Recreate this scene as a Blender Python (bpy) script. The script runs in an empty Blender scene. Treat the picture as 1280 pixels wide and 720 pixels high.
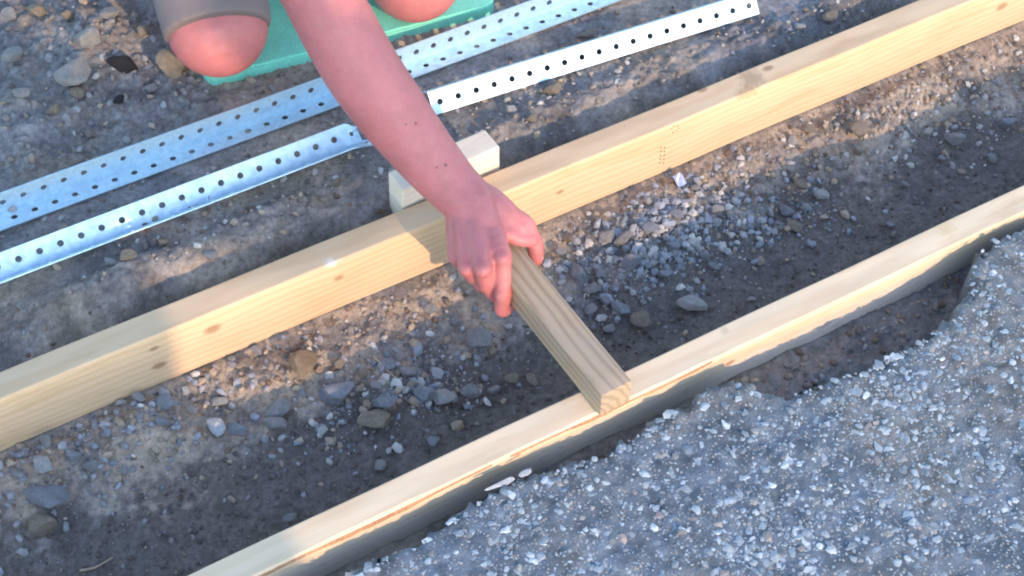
import bpy, bmesh, math, random
import numpy as np
from mathutils import Vector, Matrix

# ------------------------------------------------------------------ camera, sky, sun
S = bpy.context.scene
COL = S.collection
CAM_H, CAM_PITCH, CAM_F = 1.43, 50.0, 1900.0
cam_d = bpy.data.cameras.new('camera')
cam_d.sensor_width = 36.0
cam_d.lens = CAM_F / 1280.0 * 36.0
cam_d.clip_start, cam_d.clip_end = 0.02, 500.0
cam = bpy.data.objects.new('camera', cam_d)
COL.objects.link(cam)
cam.location = (0, 0, CAM_H)
cam.rotation_euler = (math.radians(90 - CAM_PITCH), 0, 0)
S.camera = cam

SUN_EL, SUN_AZ = 21.0, 148.0          # azimuth clockwise from +Y: the sun stands behind the camera, to its right
SUN_STRENGTH, SKY_STRENGTH, EXPOSURE = 1.1, 0.15, 1.92
W = bpy.data.worlds.new('World')
S.world = W
W.use_nodes = True
wn = W.node_tree.nodes
sky = wn.new('ShaderNodeTexSky')
sky.sky_type = 'NISHITA'
sky.sun_disc = False
sky.sun_elevation = math.radians(SUN_EL)
sky.sun_rotation = math.radians(SUN_AZ)
sky.air_density = 1.0
sky.dust_density = 0.35
sky.ozone_density = 1.2
W.node_tree.links.new(sky.outputs[0], wn['Background'].inputs[0])
wn['Background'].inputs[1].default_value = SKY_STRENGTH
sl = bpy.data.lights.new('sun', 'SUN')
sl.energy = SUN_STRENGTH
sl.angle = math.radians(0.55)
sl.color = (1.0, 0.70, 0.46)
sun = bpy.data.objects.new('sun', sl)
COL.objects.link(sun)
az, el = math.radians(SUN_AZ), math.radians(SUN_EL)
to_sun = Vector((math.sin(az) * math.cos(el), math.cos(az) * math.cos(el), math.sin(el)))
sun.rotation_euler = to_sun.to_track_quat('Z', 'Y').to_euler()
sun.location = to_sun * 30
S.view_settings.view_transform = 'Standard'
S.view_settings.look = 'None'
S.view_settings.gamma = 1.0
S.view_settings.exposure = EXPOSURE
S.cycles.filter_width = 2.0

random.seed(7)
R = np.random.default_rng(11)

# ------------------------------------------------------------------ the site's own axes: u along the form boards, v across them, away from the road
PITCH = math.radians(CAM_PITCH)
YAW = math.radians(90 - 60.47)
O = np.array([0.0, 0.99822, 0.0])
DU = np.array([math.cos(YAW), math.sin(YAW), 0.0])
DV = np.array([-math.sin(YAW), math.cos(YAW), 0.0])


def F(u, v, z=0.0):
    return O + u * DU + v * DV + np.array([0, 0, z])


def survey(x, y, z=0.0):
    """where the sight line through a photo point meets height z"""
    a, b = (x - 640) / CAM_F, -(y - 360) / CAM_F
    r = np.array([a, b * math.sin(PITCH) + math.cos(PITCH), b * math.cos(PITCH) - math.sin(PITCH)])
    t = (z - CAM_H) / r[2]
    return np.array([0, 0, CAM_H]) + t * r


def uv(p):
    q = np.asarray(p) - O
    return float(q @ DU), float(q @ DV)


def suv(x, y, z=0.0):
    return uv(survey(x, y, z))


# ------------------------------------------------------------------ noise
def _hash(ix, iy, seed):
    h = (ix.astype(np.int64) * 374761393 + iy.astype(np.int64) * 668265263 + seed * 974634541) & 0x7fffffff
    h = ((h ^ (h >> 13)) * 1274126177) & 0x7fffffff
    h = (h ^ (h >> 16)) & 0x7fffffff
    return h / float(0x7fffffff)


def vnoise(x, y, seed=0):
    ix, iy = np.floor(x), np.floor(y)
    fx, fy = x - ix, y - iy
    sx, sy = fx * fx * (3 - 2 * fx), fy * fy * (3 - 2 * fy)
    a, b = _hash(ix, iy, seed), _hash(ix + 1, iy, seed)
    c, d = _hash(ix, iy + 1, seed), _hash(ix + 1, iy + 1, seed)
    return (a + (b - a) * sx) * (1 - sy) + (c + (d - c) * sx) * sy - 0.5


def fbm(x, y, f, octaves=4, seed=0, gain=0.5):
    t, amp = 0.0, 1.0
    for k in range(octaves):
        t = t + amp * vnoise(x * f + 17.3 * k, y * f - 9.1 * k, seed + k)
        f *= 2.07
        amp *= gain
    return t


def sstep(a, b, x):
    t = np.clip((x - a) / (b - a), 0, 1)
    return t * t * (3 - 2 * t)


# ------------------------------------------------------------------ materials
def new_mat(name):
    m = bpy.data.materials.new(name)
    m.use_nodes = True
    return m, m.node_tree.nodes, m.node_tree.links, m.node_tree.nodes['Principled BSDF']


class NT:
    """short forms for node graphs"""
    def __init__(self, nt):
        self.nt = nt

    def n(self, t, **kw):
        nd = self.nt.nodes.new(t)
        for k, v in kw.items():
            setattr(nd, k, v)
        return nd

    def put(self, sock, v):
        if hasattr(v, 'links') or isinstance(v, bpy.types.NodeSocket):
            self.nt.links.new(v, sock)
        else:
            sock.default_value = v

    def math(self, op, a, b=0.0, clamp=False):
        nd = self.n('ShaderNodeMath', operation=op, use_clamp=clamp)
        self.put(nd.inputs[0], a)
        self.put(nd.inputs[1], b)
        return nd.outputs[0]

    def mix(self, f, a, b, blend='MIX'):
        nd = self.n('ShaderNodeMix', data_type='RGBA', blend_type=blend)
        self.put(nd.inputs[0], f)
        for s, v in ((nd.inputs[6], a), (nd.inputs[7], b)):
            self.put(s, v if not isinstance(v, tuple) else (*v[:3], 1.0))
        return nd.outputs[2]

    def noise(self, vec, scale, detail=4, rough=0.55, dist=0.0):
        nd = self.n('ShaderNodeTexNoise')
        self.put(nd.inputs['Vector'], vec)
        nd.inputs['Scale'].default_value = scale
        nd.inputs['Detail'].default_value = detail
        nd.inputs['Roughness'].default_value = rough
        nd.inputs['Distortion'].default_value = dist
        return nd.outputs[0]

    def ramp(self, f, stops):
        nd = self.n('ShaderNodeValToRGB')
        e = nd.color_ramp.elements
        while len(e) < len(stops):
            e.new(0.5)
        for i, (p, c) in enumerate(stops):
            e[i].position = p
            e[i].color = (*c[:3], 1.0) if isinstance(c, tuple) else (c, c, c, 1.0)
        self.put(nd.inputs[0], f)
        return nd.outputs[0]

    def mapping(self, vec, scale=(1, 1, 1), loc=(0, 0, 0)):
        nd = self.n('ShaderNodeMapping')
        self.put(nd.inputs[0], vec)
        nd.inputs['Scale'].default_value = scale
        nd.inputs['Location'].default_value = loc
        return nd.outputs[0]

    def bump(self, h, strength, dist, normal=None):
        nd = self.n('ShaderNodeBump')
        nd.inputs['Strength'].default_value = strength
        nd.inputs['Distance'].default_value = dist
        self.put(nd.inputs['Height'], h)
        if normal is not None:
            self.put(nd.inputs['Normal'], normal)
        return nd.outputs[0]


def wood_mat(name, light, dark, knots=(), mud_shade=None, pith=(0.02, -0.16), freq=900.0, contrast=0.5, stain=None, weather=0.0, rough=0.62, smears=()):
    """softwood: growth rings about a pith line, drawn out along local x, with knots"""
    m, nodes, links, P = new_mat(name)
    g = NT(m.node_tree)
    oc = g.n('ShaderNodeTexCoord').outputs['Object']
    sep = g.n('ShaderNodeSeparateXYZ')
    g.put(sep.inputs[0], oc)
    X, Y, Z = sep.outputs
    wob = g.noise(g.mapping(oc, (2.2, 14, 14)), 1.0, 3, 0.5)
    wob2 = g.noise(g.mapping(oc, (9, 60, 60)), 1.0, 2, 0.5)
    dy = g.math('SUBTRACT', Y, pith[0])
    dz = g.math('SUBTRACT', Z, pith[1])
    r = g.math('SQRT', g.math('ADD', g.math('MULTIPLY', dy, dy), g.math('MULTIPLY', dz, dz)))
    r = g.math('ADD', r, g.math('MULTIPLY', wob, 0.03))
    r = g.math('ADD', r, g.math('MULTIPLY', wob2, 0.004))
    near = 0.0
    kcol = None
    for (kx, ky, kz, kr) in knots:
        comb = g.n('ShaderNodeVectorMath', operation='DISTANCE')
        sc = g.n('ShaderNodeVectorMath', operation='MULTIPLY')
        g.put(sc.inputs[0], oc)
        sc.inputs[1].default_value = (0.6, 1, 1)
        g.put(comb.inputs[0], sc.outputs[0])
        comb.inputs[1].default_value = (kx * 0.6, ky, kz)
        dk = g.math('DIVIDE', comb.outputs['Value'], kr)
        wv = g.math('ADD', dk, g.math('MULTIPLY', g.math('SUBTRACT', wob2, 0.5), 0.9))
        bulge = g.math('POWER', 2.718, g.math('MULTIPLY', g.math('MULTIPLY', dk, dk), -0.16))
        r = g.math('ADD', r, g.math('MULTIPLY', bulge, kr * 0.5))
        mr = g.n('ShaderNodeMapRange', interpolation_type='SMOOTHSTEP')
        g.put(mr.inputs[0], wv)
        mr.inputs[1].default_value, mr.inputs[2].default_value = 0.55, 1.5
        mr.inputs[3].default_value, mr.inputs[4].default_value = 1.0, 0.0
        kcol = mr.outputs[0] if kcol is None else g.math('MAXIMUM', kcol, mr.outputs[0])
    ring = g.math('SINE', g.math('MULTIPLY', r, freq))
    ring = g.math('ADD', g.math('MULTIPLY', ring, 0.5), 0.5)
    ring = g.math('POWER', ring, 1.8)
    fine = g.noise(g.mapping(oc, (14, 900, 900)), 1.0, 3, 0.6)
    col = g.mix(g.math('MULTIPLY', ring, contrast), light, dark)
    col = g.mix(g.math('MULTIPLY', g.math('SUBTRACT', fine, 0.35, True), 0.55), col, tuple(c * 0.62 for c in dark))
    big = g.noise(g.mapping(oc, (3, 9, 9)), 1.3, 3, 0.55)
    tone = g.ramp(big, [(0.32, tuple(min(1, c * 1.06) for c in light)), (0.55, light), (0.72, tuple(0.5 * a + 0.5 * b for a, b in zip(light, dark)))])
    col = g.mix(0.45, col, tone)
    if stain:
        st = g.ramp(g.noise(g.mapping(oc, (5, 22, 22), (3, 1, 2)), 1.0, 5, 0.65), [(0.52, 0.0), (0.70, 1.0)])
        col = g.mix(g.math('MULTIPLY', st, 0.5), col, stain)
    if weather:
        wz = g.ramp(g.noise(oc, 24, 6, 0.7), [(0.35, 0.0), (0.75, 1.0)])
        col = g.mix(g.math('MULTIPLY', wz, weather), col, (0.30, 0.29, 0.28))
    if kcol is not None:
        col = g.mix(g.math('MULTIPLY', kcol, 0.7), col, (0.26, 0.135, 0.065))
    for (sx, sy, sz, sr, c) in smears:
        ds = g.n('ShaderNodeVectorMath', operation='DISTANCE')
        g.put(ds.inputs[0], oc)
        ds.inputs[1].default_value = (sx, sy, sz)
        q = g.math('ADD', g.math('DIVIDE', ds.outputs['Value'], sr), g.math('MULTIPLY', g.math('SUBTRACT', g.noise(oc, 90, 4, 0.65), 0.5), 1.6))
        mr = g.n('ShaderNodeMapRange', interpolation_type='SMOOTHSTEP')
        g.put(mr.inputs[0], q)
        mr.inputs[1].default_value, mr.inputs[2].default_value = 0.3, 1.2
        mr.inputs[3].default_value, mr.inputs[4].default_value = 0.65, 0.0
        col = g.mix(mr.outputs[0], col, c)
    if mud_shade:  # grey mud tone low on the face, kept pale to lift its shade
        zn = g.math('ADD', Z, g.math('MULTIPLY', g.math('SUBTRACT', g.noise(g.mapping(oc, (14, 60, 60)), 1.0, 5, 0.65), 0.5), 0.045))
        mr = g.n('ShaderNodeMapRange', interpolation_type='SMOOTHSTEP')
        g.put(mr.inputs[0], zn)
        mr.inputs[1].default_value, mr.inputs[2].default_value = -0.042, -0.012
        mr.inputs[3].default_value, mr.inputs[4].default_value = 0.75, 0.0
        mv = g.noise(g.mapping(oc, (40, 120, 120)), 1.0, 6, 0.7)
        col = g.mix(g.math('MULTIPLY', mr.outputs[0], g.ramp(mv, [(0.3, 0.35), (0.6, 1.0)])), col, mud_shade)
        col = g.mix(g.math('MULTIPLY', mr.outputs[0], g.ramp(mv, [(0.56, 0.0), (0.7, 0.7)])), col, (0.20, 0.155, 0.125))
    # specks of dirt
    sp = g.ramp(g.noise(oc, 260, 3, 0.6), [(0.70, 0.0), (0.76, 1.0)])
    col = g.mix(g.math('MULTIPLY', sp, 0.35), col, (0.16, 0.12, 0.09))
    g.put(P.inputs['Base Color'], col)
    P.inputs['Roughness'].default_value = rough
    P.inputs['Specular IOR Level'].default_value = 0.25
    hh = g.math('ADD', g.math('MULTIPLY', ring, 0.6), fine)
    g.put(P.inputs['Normal'], g.bump(hh, 0.35, 0.0006))
    return m


def attr_mat(name, rough=0.9, grain=180.0, amt=0.35, bump=0.0015, spec=0.2, rand=0.0):
    """colour comes from the mesh's own 'col' attribute (one tone per stone / per patch of soil), grain from noise"""
    m, nodes, links, P = new_mat(name)
    g = NT(m.node_tree)
    at = g.n('ShaderNodeAttribute', attribute_name='col').outputs['Color']
    oc = g.n('ShaderNodeTexCoord').outputs['Object']
    n1 = g.noise(oc, grain, 6, 0.7)
    n2 = g.noise(oc, grain * 5, 4, 0.7)
    f = g.math('ADD', g.math('MULTIPLY', n1, 0.6), g.math('MULTIPLY', n2, 0.4))
    k = g.ramp(f, [(0.3, 1.0 - amt), (0.5, 1.0), (0.7, 1.0 + amt)])
    col = g.mix(1.0, at, k, 'MULTIPLY')
    g.put(P.inputs['Base Color'], col)
    P.inputs['Roughness'].default_value = rough
    P.inputs['Specular IOR Level'].default_value = spec
    g.put(P.inputs['Normal'], g.bump(f, 0.6, bump))
    return m


def stone_mat(name, c, rough=0.85, dust=(0.30, 0.26, 0.22), dusty=0.45):
    m, nodes, links, P = new_mat(name)
    g = NT(m.node_tree)
    tc = g.n('ShaderNodeTexCoord')
    oc = tc.outputs['Object']
    rnd = g.n('ShaderNodeObjectInfo').outputs['Random']
    off = g.n('ShaderNodeCombineXYZ')
    g.put(off.inputs[0], g.math('MULTIPLY', rnd, 37.0))
    add = g.n('ShaderNodeVectorMath', operation='ADD')
    g.put(add.inputs[0], oc)
    g.put(add.inputs[1], off.outputs[0])
    v = add.outputs[0]
    n1 = g.noise(v, 3.0, 6, 0.65)
    n2 = g.noise(v, 18.0, 5, 0.7)
    col = g.ramp(n1, [(0.3, tuple(x * 0.72 for x in c)), (0.55, c), (0.75, tuple(min(1, x * 1.3) for x in c))])
    col = g.mix(g.math('MULTIPLY', g.ramp(n2, [(0.45, 0.0), (0.7, 1.0)]), dusty), col, dust)
    col = g.mix(g.math('MULTIPLY', rnd, 0.2), col, tuple(x * 0.6 for x in c))
    g.put(P.inputs['Base Color'], col)
    P.inputs['Roughness'].default_value = rough
    P.inputs['Specular IOR Level'].default_value = 0.25
    g.put(P.inputs['Normal'], g.bump(n2, 0.7, 0.12))
    return m


def plain_mat(name, c, rough=0.7, metallic=0.0, bump=0.0, bscale=300.0, var=0.15, spec=0.3):
    m, nodes, links, P = new_mat(name)
    g = NT(m.node_tree)
    oc = g.n('ShaderNodeTexCoord').outputs['Object']
    n = g.noise(oc, bscale, 5, 0.65)
    n0 = g.noise(oc, 9.0, 4, 0.6)
    f = g.math('ADD', g.math('MULTIPLY', n, 0.5), g.math('MULTIPLY', n0, 0.5))
    g.put(P.inputs['Base Color'], g.ramp(f, [(0.35, tuple(x * (1 - var) for x in c)), (0.65, tuple(min(1, x * (1 + var)) for x in c))]))
    P.inputs['Roughness'].default_value = rough
    P.inputs['Metallic'].default_value = metallic
    P.inputs['Specular IOR Level'].default_value = spec
    if bump:
        g.put(P.inputs['Normal'], g.bump(n, 0.6, bump))
    return m


# ------------------------------------------------------------------ mesh helpers
def link(name, me, mat=None, parent=None):
    o = bpy.data.objects.new(name, me)
    COL.objects.link(o)
    if mat is not None:
        me.materials.append(mat)
    if parent is not None:
        o.parent = parent
    return o


def mesh_np(name, verts, faces, smooth=False, col=None):
    """verts (n,3), faces (m,k) with k fixed"""
    verts = np.asarray(verts, dtype=np.float32)
    faces = np.asarray(faces, dtype=np.int32)
    me = bpy.data.meshes.new(name)
    me.vertices.add(len(verts))
    me.vertices.foreach_set('co', verts.ravel())
    k = faces.shape[1]
    me.loops.add(faces.size)
    me.loops.foreach_set('vertex_index', faces.ravel())
    me.polygons.add(len(faces))
    me.polygons.foreach_set('loop_start', np.arange(0, faces.size, k, dtype=np.int32))
    me.polygons.foreach_set('loop_total', np.full(len(faces), k, dtype=np.int32))
    me.polygons.foreach_set('use_smooth', np.full(len(faces), smooth, dtype=bool))
    if col is not None:
        a = me.attributes.new('col', 'FLOAT_COLOR', 'POINT')
        c = np.ones((len(verts), 4), dtype=np.float32)
        c[:, :3] = col
        a.data.foreach_set('color', c.ravel())
    me.update(calc_edges=True)
    me.validate()
    return me


def tag(o, label=None, cat=None, group=None, kind=None):
    if label:
        o['label'] = label
    if cat:
        o['category'] = cat
    if group:
        o['group'] = group
    if kind:
        o['kind'] = kind
    return o


def empty(name, loc, rz=0.0):
    o = bpy.data.objects.new(name, None)
    o.empty_display_size = 0.05
    COL.objects.link(o)
    o.location = loc
    o.rotation_euler = (0, 0, rz)
    return o


# ------------------------------------------------------------------ the ground: one sheet, fine where the trench is, coarse out to the horizon
PROF_V = np.array([-90, -0.50, -0.16, -0.10, -0.04, 0.0, 0.06, 0.17, 0.215, 0.26, 0.315, 0.365, 0.385, 0.405, 0.435, 0.48, 0.60, 1.2, 90])
PROF_Z = np.array([-.11, -.11, -.085, -.060, -.060, -.102, -.112, -.114, -.108, -.099, -.092, -.092, -.055, -.036, -.026, -.030, -.031, -.026, -.02])


def ground_z(u, v):
    u, v = np.asarray(u, float), np.asarray(v, float)
    vv = v + 0.018 * fbm(u, v, 9, 3, 5) * sstep(0.02, 0.12, v) * sstep(0.34, 0.30, v) + 0.02 * fbm(u, v, 14, 2, 8) * sstep(0.37, 0.42, v)
    z = np.interp(vv, PROF_V, PROF_Z)
    rough = 0.42 + 0.8 * sstep(0.17, 0.25, vv) + 0.2 * sstep(0.40, 0.46, v)
    rough = np.where(v < 0.0, 0.9, rough)
    rail = sstep(0.455, 0.49, v) * sstep(0.70, 0.66, v)
    rough = rough * (1 - 0.72 * rail)
    fade = sstep(30, 3, np.abs(v)) * sstep(30, 3, np.abs(u))
    n = 0.011 * fbm(u, v, 11, 3, 21) + 0.007 * fbm(u, v, 38, 3, 31) + 0.0038 * np.abs(fbm(u, v, 95, 3, 41)) * 2
    # raised gravelly heaps
    heaps = 0.0
    for (a, b, h, s) in HEAPS:
        heaps = heaps + h * np.exp(-((u - a) ** 2 + (v - b) ** 2) / (s * s))
    heel = sstep(0.285, 0.312, v) * sstep(0.375, 0.365, v)
    rough = rough * (1 - 0.75 * heel)
    heaps_k = 1 - heel
    return z - 0.003 * rail + (n * rough + heaps * (1 - rail) * heaps_k) * np.maximum(fade, 0.02)


HEAPS = []
for (px, py, h, s) in ((820, 300, 0.014, 0.07), (900, 270, 0.008, 0.06), (75, 560, 0.012, 0.08), (480, 500, 0.010, 0.05), (380, 470, 0.014, 0.06),
                       (1130, 140, 0.012, 0.09), (160, 650, 0.008, 0.03)):
    a, b = suv(px, py, -0.1)
    HEAPS.append((a, b, h, s))
for (px, py, h, s) in ((120, 60, 0.02, 0.08), (40, 150, 0.012, 0.07), (330, 250, 0.010, 0.05), (720, 120, 0.010, 0.05), (150, 350, 0.012, 0.06)):
    a, b = suv(px, py, -0.03)
    HEAPS.append((a, b, h, s))


def axis(lo, hi, step, far):
    a = list(np.arange(lo, hi + step / 2, step))
    s, x = step, a[-1]
    while x < far:
        s *= 1.35
        x += s
        a.append(x)
    s, x = step, a[0]
    while x > -far:
        s *= 1.35
        x -= s
        a.insert(0, x)
    return np.array(a)


def ground_colour(u, v):
    dry = np.array([0.245, 0.222, 0.203])
    tan = np.array([0.37, 0.285, 0.21])
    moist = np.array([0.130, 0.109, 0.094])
    blue = np.array([0.195, 0.195, 0.205])
    n = fbm(u, v, 6, 4, 71)
    n2 = fbm(u, v, 25, 4, 72)
    n3 = fbm(u, v, 110, 3, 73)
    c = dry + (tan - dry) * sstep(-0.1, 0.35, n)[..., None] * 0.7
    c = c + (blue - c) * (sstep(0.0, 0.4, fbm(u, v, 5, 3, 88)))[..., None] * 0.7
    wet_shade = sstep(0.245, 0.18, v + 0.05 * n + 0.07 * n2 + 0.05 * n3) * sstep(-0.02, 0.0, v)
    wet_shade = np.maximum(wet_shade, 0.42 * sstep(0.44, 0.39, v + 0.08 * n2 + 0.04 * n) * sstep(0.35, 0.37, v))  # shade behind the far board, painted in with the moist tone
    wet_shade = np.maximum(wet_shade, 0.35 * sstep(0.0, -0.03, v))
    c = c + (moist - c) * (wet_shade * (0.86 + 0.3 * n2))[..., None]
    tanp = sstep(0.19, 0.25, v + 0.04 * n2) * sstep(0.36, 0.34, v)
    c = c + (tan - c) * (tanp * np.clip(0.55 + 1.2 * n2, 0, 1))[..., None]
    return np.clip(c * (1 + 0.45 * n2 + 0.35 * n3)[..., None], 0.02, 0.6)


soil = attr_mat('dry and moist soil', 0.95, 150, 0.6, 0.0030, 0.12)
au, av = axis(-0.72, 1.22, 0.0036, 70.0), axis(-0.14, 1.12, 0.0036, 70.0)
UU, VV = np.meshgrid(au, av)
ZZ = ground_z(UU, VV)
nu, nv = len(au), len(av)
idx = np.arange(nu * nv).reshape(nv, nu)
quads = np.stack([idx[:-1, :-1], idx[:-1, 1:], idx[1:, 1:], idx[1:, :-1]], -1).reshape(-1, 4)
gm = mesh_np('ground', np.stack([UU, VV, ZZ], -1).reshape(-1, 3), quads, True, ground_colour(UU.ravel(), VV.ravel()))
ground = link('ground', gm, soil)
ground.location = O
ground.rotation_euler = (0, 0, YAW)
tag(ground, kind='structure')

# ------------------------------------------------------------------ rocks
def ico(sub):
    bm = bmesh.new()
    bmesh.ops.create_icosphere(bm, subdivisions=sub, radius=1.0)
    v = np.array([x.co[:] for x in bm.verts])
    f = np.array([[y.index for y in x.verts] for x in bm.faces])
    bm.free()
    return v, f


ICO1, ICO2, ICO3 = ico(1), ico(2), ico(3)


def rock(rng, base, cuts=7, jitter=0.12):
    """an angular stone: a sphere cut flat by a few random planes"""
    v, f = base
    v = v.copy()
    for _ in range(cuts):
        n = rng.normal(size=3)
        n /= np.linalg.norm(n)
        d = rng.uniform(0.45, 0.85)
        s = v @ n
        over = np.maximum(s - d, 0)
        v -= over[:, None] * n * 0.93
    v *= 1 + jitter * rng.uniform(-1, 1, (len(v), 1))
    v *= np.array([1.0, rng.uniform(0.65, 0.95), rng.uniform(0.5, 0.8)])
    return v, f


def rot_many(rng, n, tilt=0.5):
    a = rng.uniform(0, 2 * np.pi, n)
    b = rng.normal(0, tilt, n)
    c = rng.normal(0, tilt, n)
    ca, sa, cb, sb, cc, sc = np.cos(a), np.sin(a), np.cos(b), np.sin(b), np.cos(c), np.sin(c)
    z, o = np.zeros(n), np.ones(n)
    Rz = np.stack([ca, -sa, z, sa, ca, z, z, z, o], -1).reshape(n, 3, 3)
    Rx = np.stack([o, z, z, z, cb, -sb, z, sb, cb], -1).reshape(n, 3, 3)
    Ry = np.stack([cc, z, sc, z, o, z, -sc, z, cc], -1).reshape(n, 3, 3)
    return Rz @ Rx @ Ry


def scatter(rng, pos, size, cols, base=ICO1, tilt=0.6, variants=14, flat=1.0, cuts=5):
    protos = [rock(rng, base, cuts, 0.10) for _ in range(variants)]
    which = rng.integers(0, variants, len(pos))
    M = rot_many(rng, len(pos), tilt)
    V, FA, C = [], [], []
    nvp = len(base[0])
    for k in range(variants):
        s = np.where(which == k)[0]
        if not len(s):
            continue
        pv = protos[k][0] * np.array([1, 1, flat])
        w = np.einsum('nij,vj->nvi', M[s], pv) * size[s][:, None, None] + pos[s][:, None, :]
        start = sum(len(x) for x in V)
        V.append(w.reshape(-1, 3))
        FA.append((base[1][None] + (np.arange(len(s)) * nvp)[:, None, None] + start).reshape(-1, 3))
        C.append(np.repeat(cols[s], nvp, axis=0))
    return np.concatenate(V), np.concatenate(FA), np.concatenate(C)


PAL = {'grey': (0.29, 0.28, 0.28), 'blue': (0.28, 0.29, 0.32), 'tan': (0.36, 0.285, 0.21), 'pale': (0.48, 0.45, 0.41), 'brown': (0.20, 0.14, 0.10), 'dark': (0.09, 0.085, 0.085), 'soil': (0.22, 0.19, 0.165)}


def pick(rng, names, n):
    c = np.array([PAL[a] for a in names])
    return c[rng.integers(0, len(c), n)] * rng.uniform(0.7, 1.25, (n, 1))


PAL['moist'] = (0.130, 0.107, 0.092)
gp, gs, gc = [], [], []


def spread(px, py, z, ru, rv, n, s0, s1, names, shape='gauss'):
    a, b = suv(px, py, z)
    if shape == 'gauss':
        u, v = R.normal(a, ru, n), R.normal(b, rv, n)
    else:
        u, v = R.uniform(a - ru, a + ru, n), R.uniform(b - rv, b + rv, n)
    ok = ((v > 0.004) & (v < 0.316)) | (v > 0.365) | ((v < -0.045) & (v > -0.13))
    u, v = u[ok], v[ok]
    s = s0 + (s1 - s0) * R.power(0.45, len(u))[:] ** 2.6
    gp.append(np.stack([u, v, ground_z(u, v) + s * 0.25], -1))
    gs.append(s)
    gc.append(pick(R, names, len(u)))


spread(820, 300, -.1, 0.10, 0.05, 1008, .0012, .009, ['blue', 'grey', 'blue', 'pale'])
spread(930, 260, -.1, 0.10, 0.05, 540, .0012, .007, ['blue', 'grey', 'tan'])
spread(390, 450, -.1, 0.14, 0.040, 1260, .0010, .008, ['tan', 'tan', 'brown', 'pale', 'grey'])
spread(500, 485, -.1, 0.08, 0.035, 390, .0018, .010, ['blue', 'grey', 'tan', 'pale'])
spread(120, 560, -.1, 0.15, 0.055, 960, .0012, .009, ['blue', 'grey', 'grey', 'tan'])
spread(1080, 160, -.09, 0.20, 0.040, 1560, .0010, .008, ['tan', 'tan', 'pale', 'brown', 'grey'])
spread(1250, 120, -.09, 0.10, 0.050, 560, .0010, .008, ['tan', 'pale', 'grey'])
spread(640, 440, -.11, 0.75, 0.10, 1050, .0010, .0050, ['grey', 'soil', 'moist', 'tan'], 'box')
spread(640, 290, -.09, 0.95, 0.05, 1750, .0010, .0060, ['soil', 'tan', 'brown', 'grey'], 'box')
spread(640, 90, -.03, 0.95, 0.36, 5720, .0009, .0055, ['soil', 'tan', 'grey', 'soil', 'brown'], 'box')
spread(120, 100, -.03, 0.16, 0.13, 960, .0012, .0105, ['soil', 'grey', 'tan', 'grey'])
spread(330, 250, -.03, 0.12, 0.04, 560, .0012, .0075, ['tan', 'brown', 'soil', 'pale'])
spread(700, 110, -.03, 0.14, 0.04, 540, .0012, .0075, ['tan', 'pale', 'tan', 'grey'])
spread(1060, 30, -.03, 0.14, 0.06, 525, .0012, .007, ['tan', 'pale', 'soil'])
spread(1000, 460, -.08, 0.45, 0.05, 1050, .0012, .008, ['soil', 'tan', 'grey', 'brown'], 'box')
spread(640, 470, -.11, 0.80, 0.065, 2600, .0010, .0055, ['moist', 'moist', 'moist', 'soil'], 'box')
spread(810, 300, -.1, 0.07, 0.035, 900, .0025, .011, ['blue', 'grey', 'blue', 'pale'])
spread(500, 480, -.1, 0.05, 0.022, 200, .003, .012, ['blue', 'grey', 'tan', 'pale'])
spread(130, 540, -.1, 0.10, 0.035, 380, .0025, .011, ['blue', 'grey', 'grey', 'tan'])
spread(990, 270, -.1, 0.06, 0.03, 150, .0025, .010, ['blue', 'grey', 'tan'])
gp, gs, gc = np.concatenate(gp), np.concatenate(gs), np.concatenate(gc)
gv, gf, gcol = scatter(R, gp, gs, gc, ICO1, 0.7)
gravel = link('gravel', mesh_np('gravel', gv, gf, False, gcol), attr_mat('loose gravel', 0.9, 300, 0.25, 0.0008, 0.2))
gravel.location = O
gravel.rotation_euler = (0, 0, YAW)
tag(gravel, kind='stuff')

# single stones one can point at
smat = {'grey': stone_mat('grey stone', (0.48, 0.465, 0.455)), 'blue': stone_mat('blue grey stone', (0.44, 0.455, 0.50)), 'tan': stone_mat('tan stone', (0.44, 0.36, 0.27)),
        'pale': stone_mat('pale stone', (0.66, 0.64, 0.60)), 'black': stone_mat('black stone', (0.035, 0.035, 0.042), dusty=0.15), 'white': stone_mat('white stone', (0.88, 0.88, 0.88), dusty=0.0),
        'clod': stone_mat('brown clod', (0.52, 0.37, 0.23), dusty=0.2)}
rk = np.random.default_rng(5)
stone_meshes = {}
for key in smat:
    stone_meshes[key] = []
    for k in range(5):
        v_, f_ = rock(rk, ICO3, 13, 0.018)
        me = mesh_np('stone', v_, f_, False)
        me.materials.append(smat[key])
        stone_meshes[key].append(me)


def stone(px, py, w, h, key, label, group=None, z=-0.1, rz=None, name='stone', flat=1.05, sink=0.72, on=None):
    u, v = suv(px, py, z)
    for _ in range(3):                              # settle on the real ground height
        zz = float(ground_z(u, v)) if on is None else on
        u, v = suv(px, py, zz + 0.25 * 0.001 * h)
    o = bpy.data.objects.new(name, rk.choice(stone_meshes[key]))
    COL.objects.link(o)
    sx, sy = w * 0.00060, h * 0.00066
    zz = float(ground_z(u, v)) if on is None else on
    o.location = F(u, v, zz + min(sx, sy) * flat * sink)
    o.scale = (sx, sy * 1.05, min(sx, sy) * flat)
    o.rotation_euler = (rk.normal(0, .2), rk.normal(0, .2), rk.uniform(-0.5, 0.5) if rz is None else rz)
    if group:
        tone = {'grey': 'grey', 'blue': 'blue grey', 'tan': 'tan', 'pale': 'pale', 'black': 'black'}[key]
        label, group = label.replace('small', 'small ' + tone), group.replace('stones', tone + ' stones')
    tag(o, label, 'stone', group)
    return o


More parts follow.
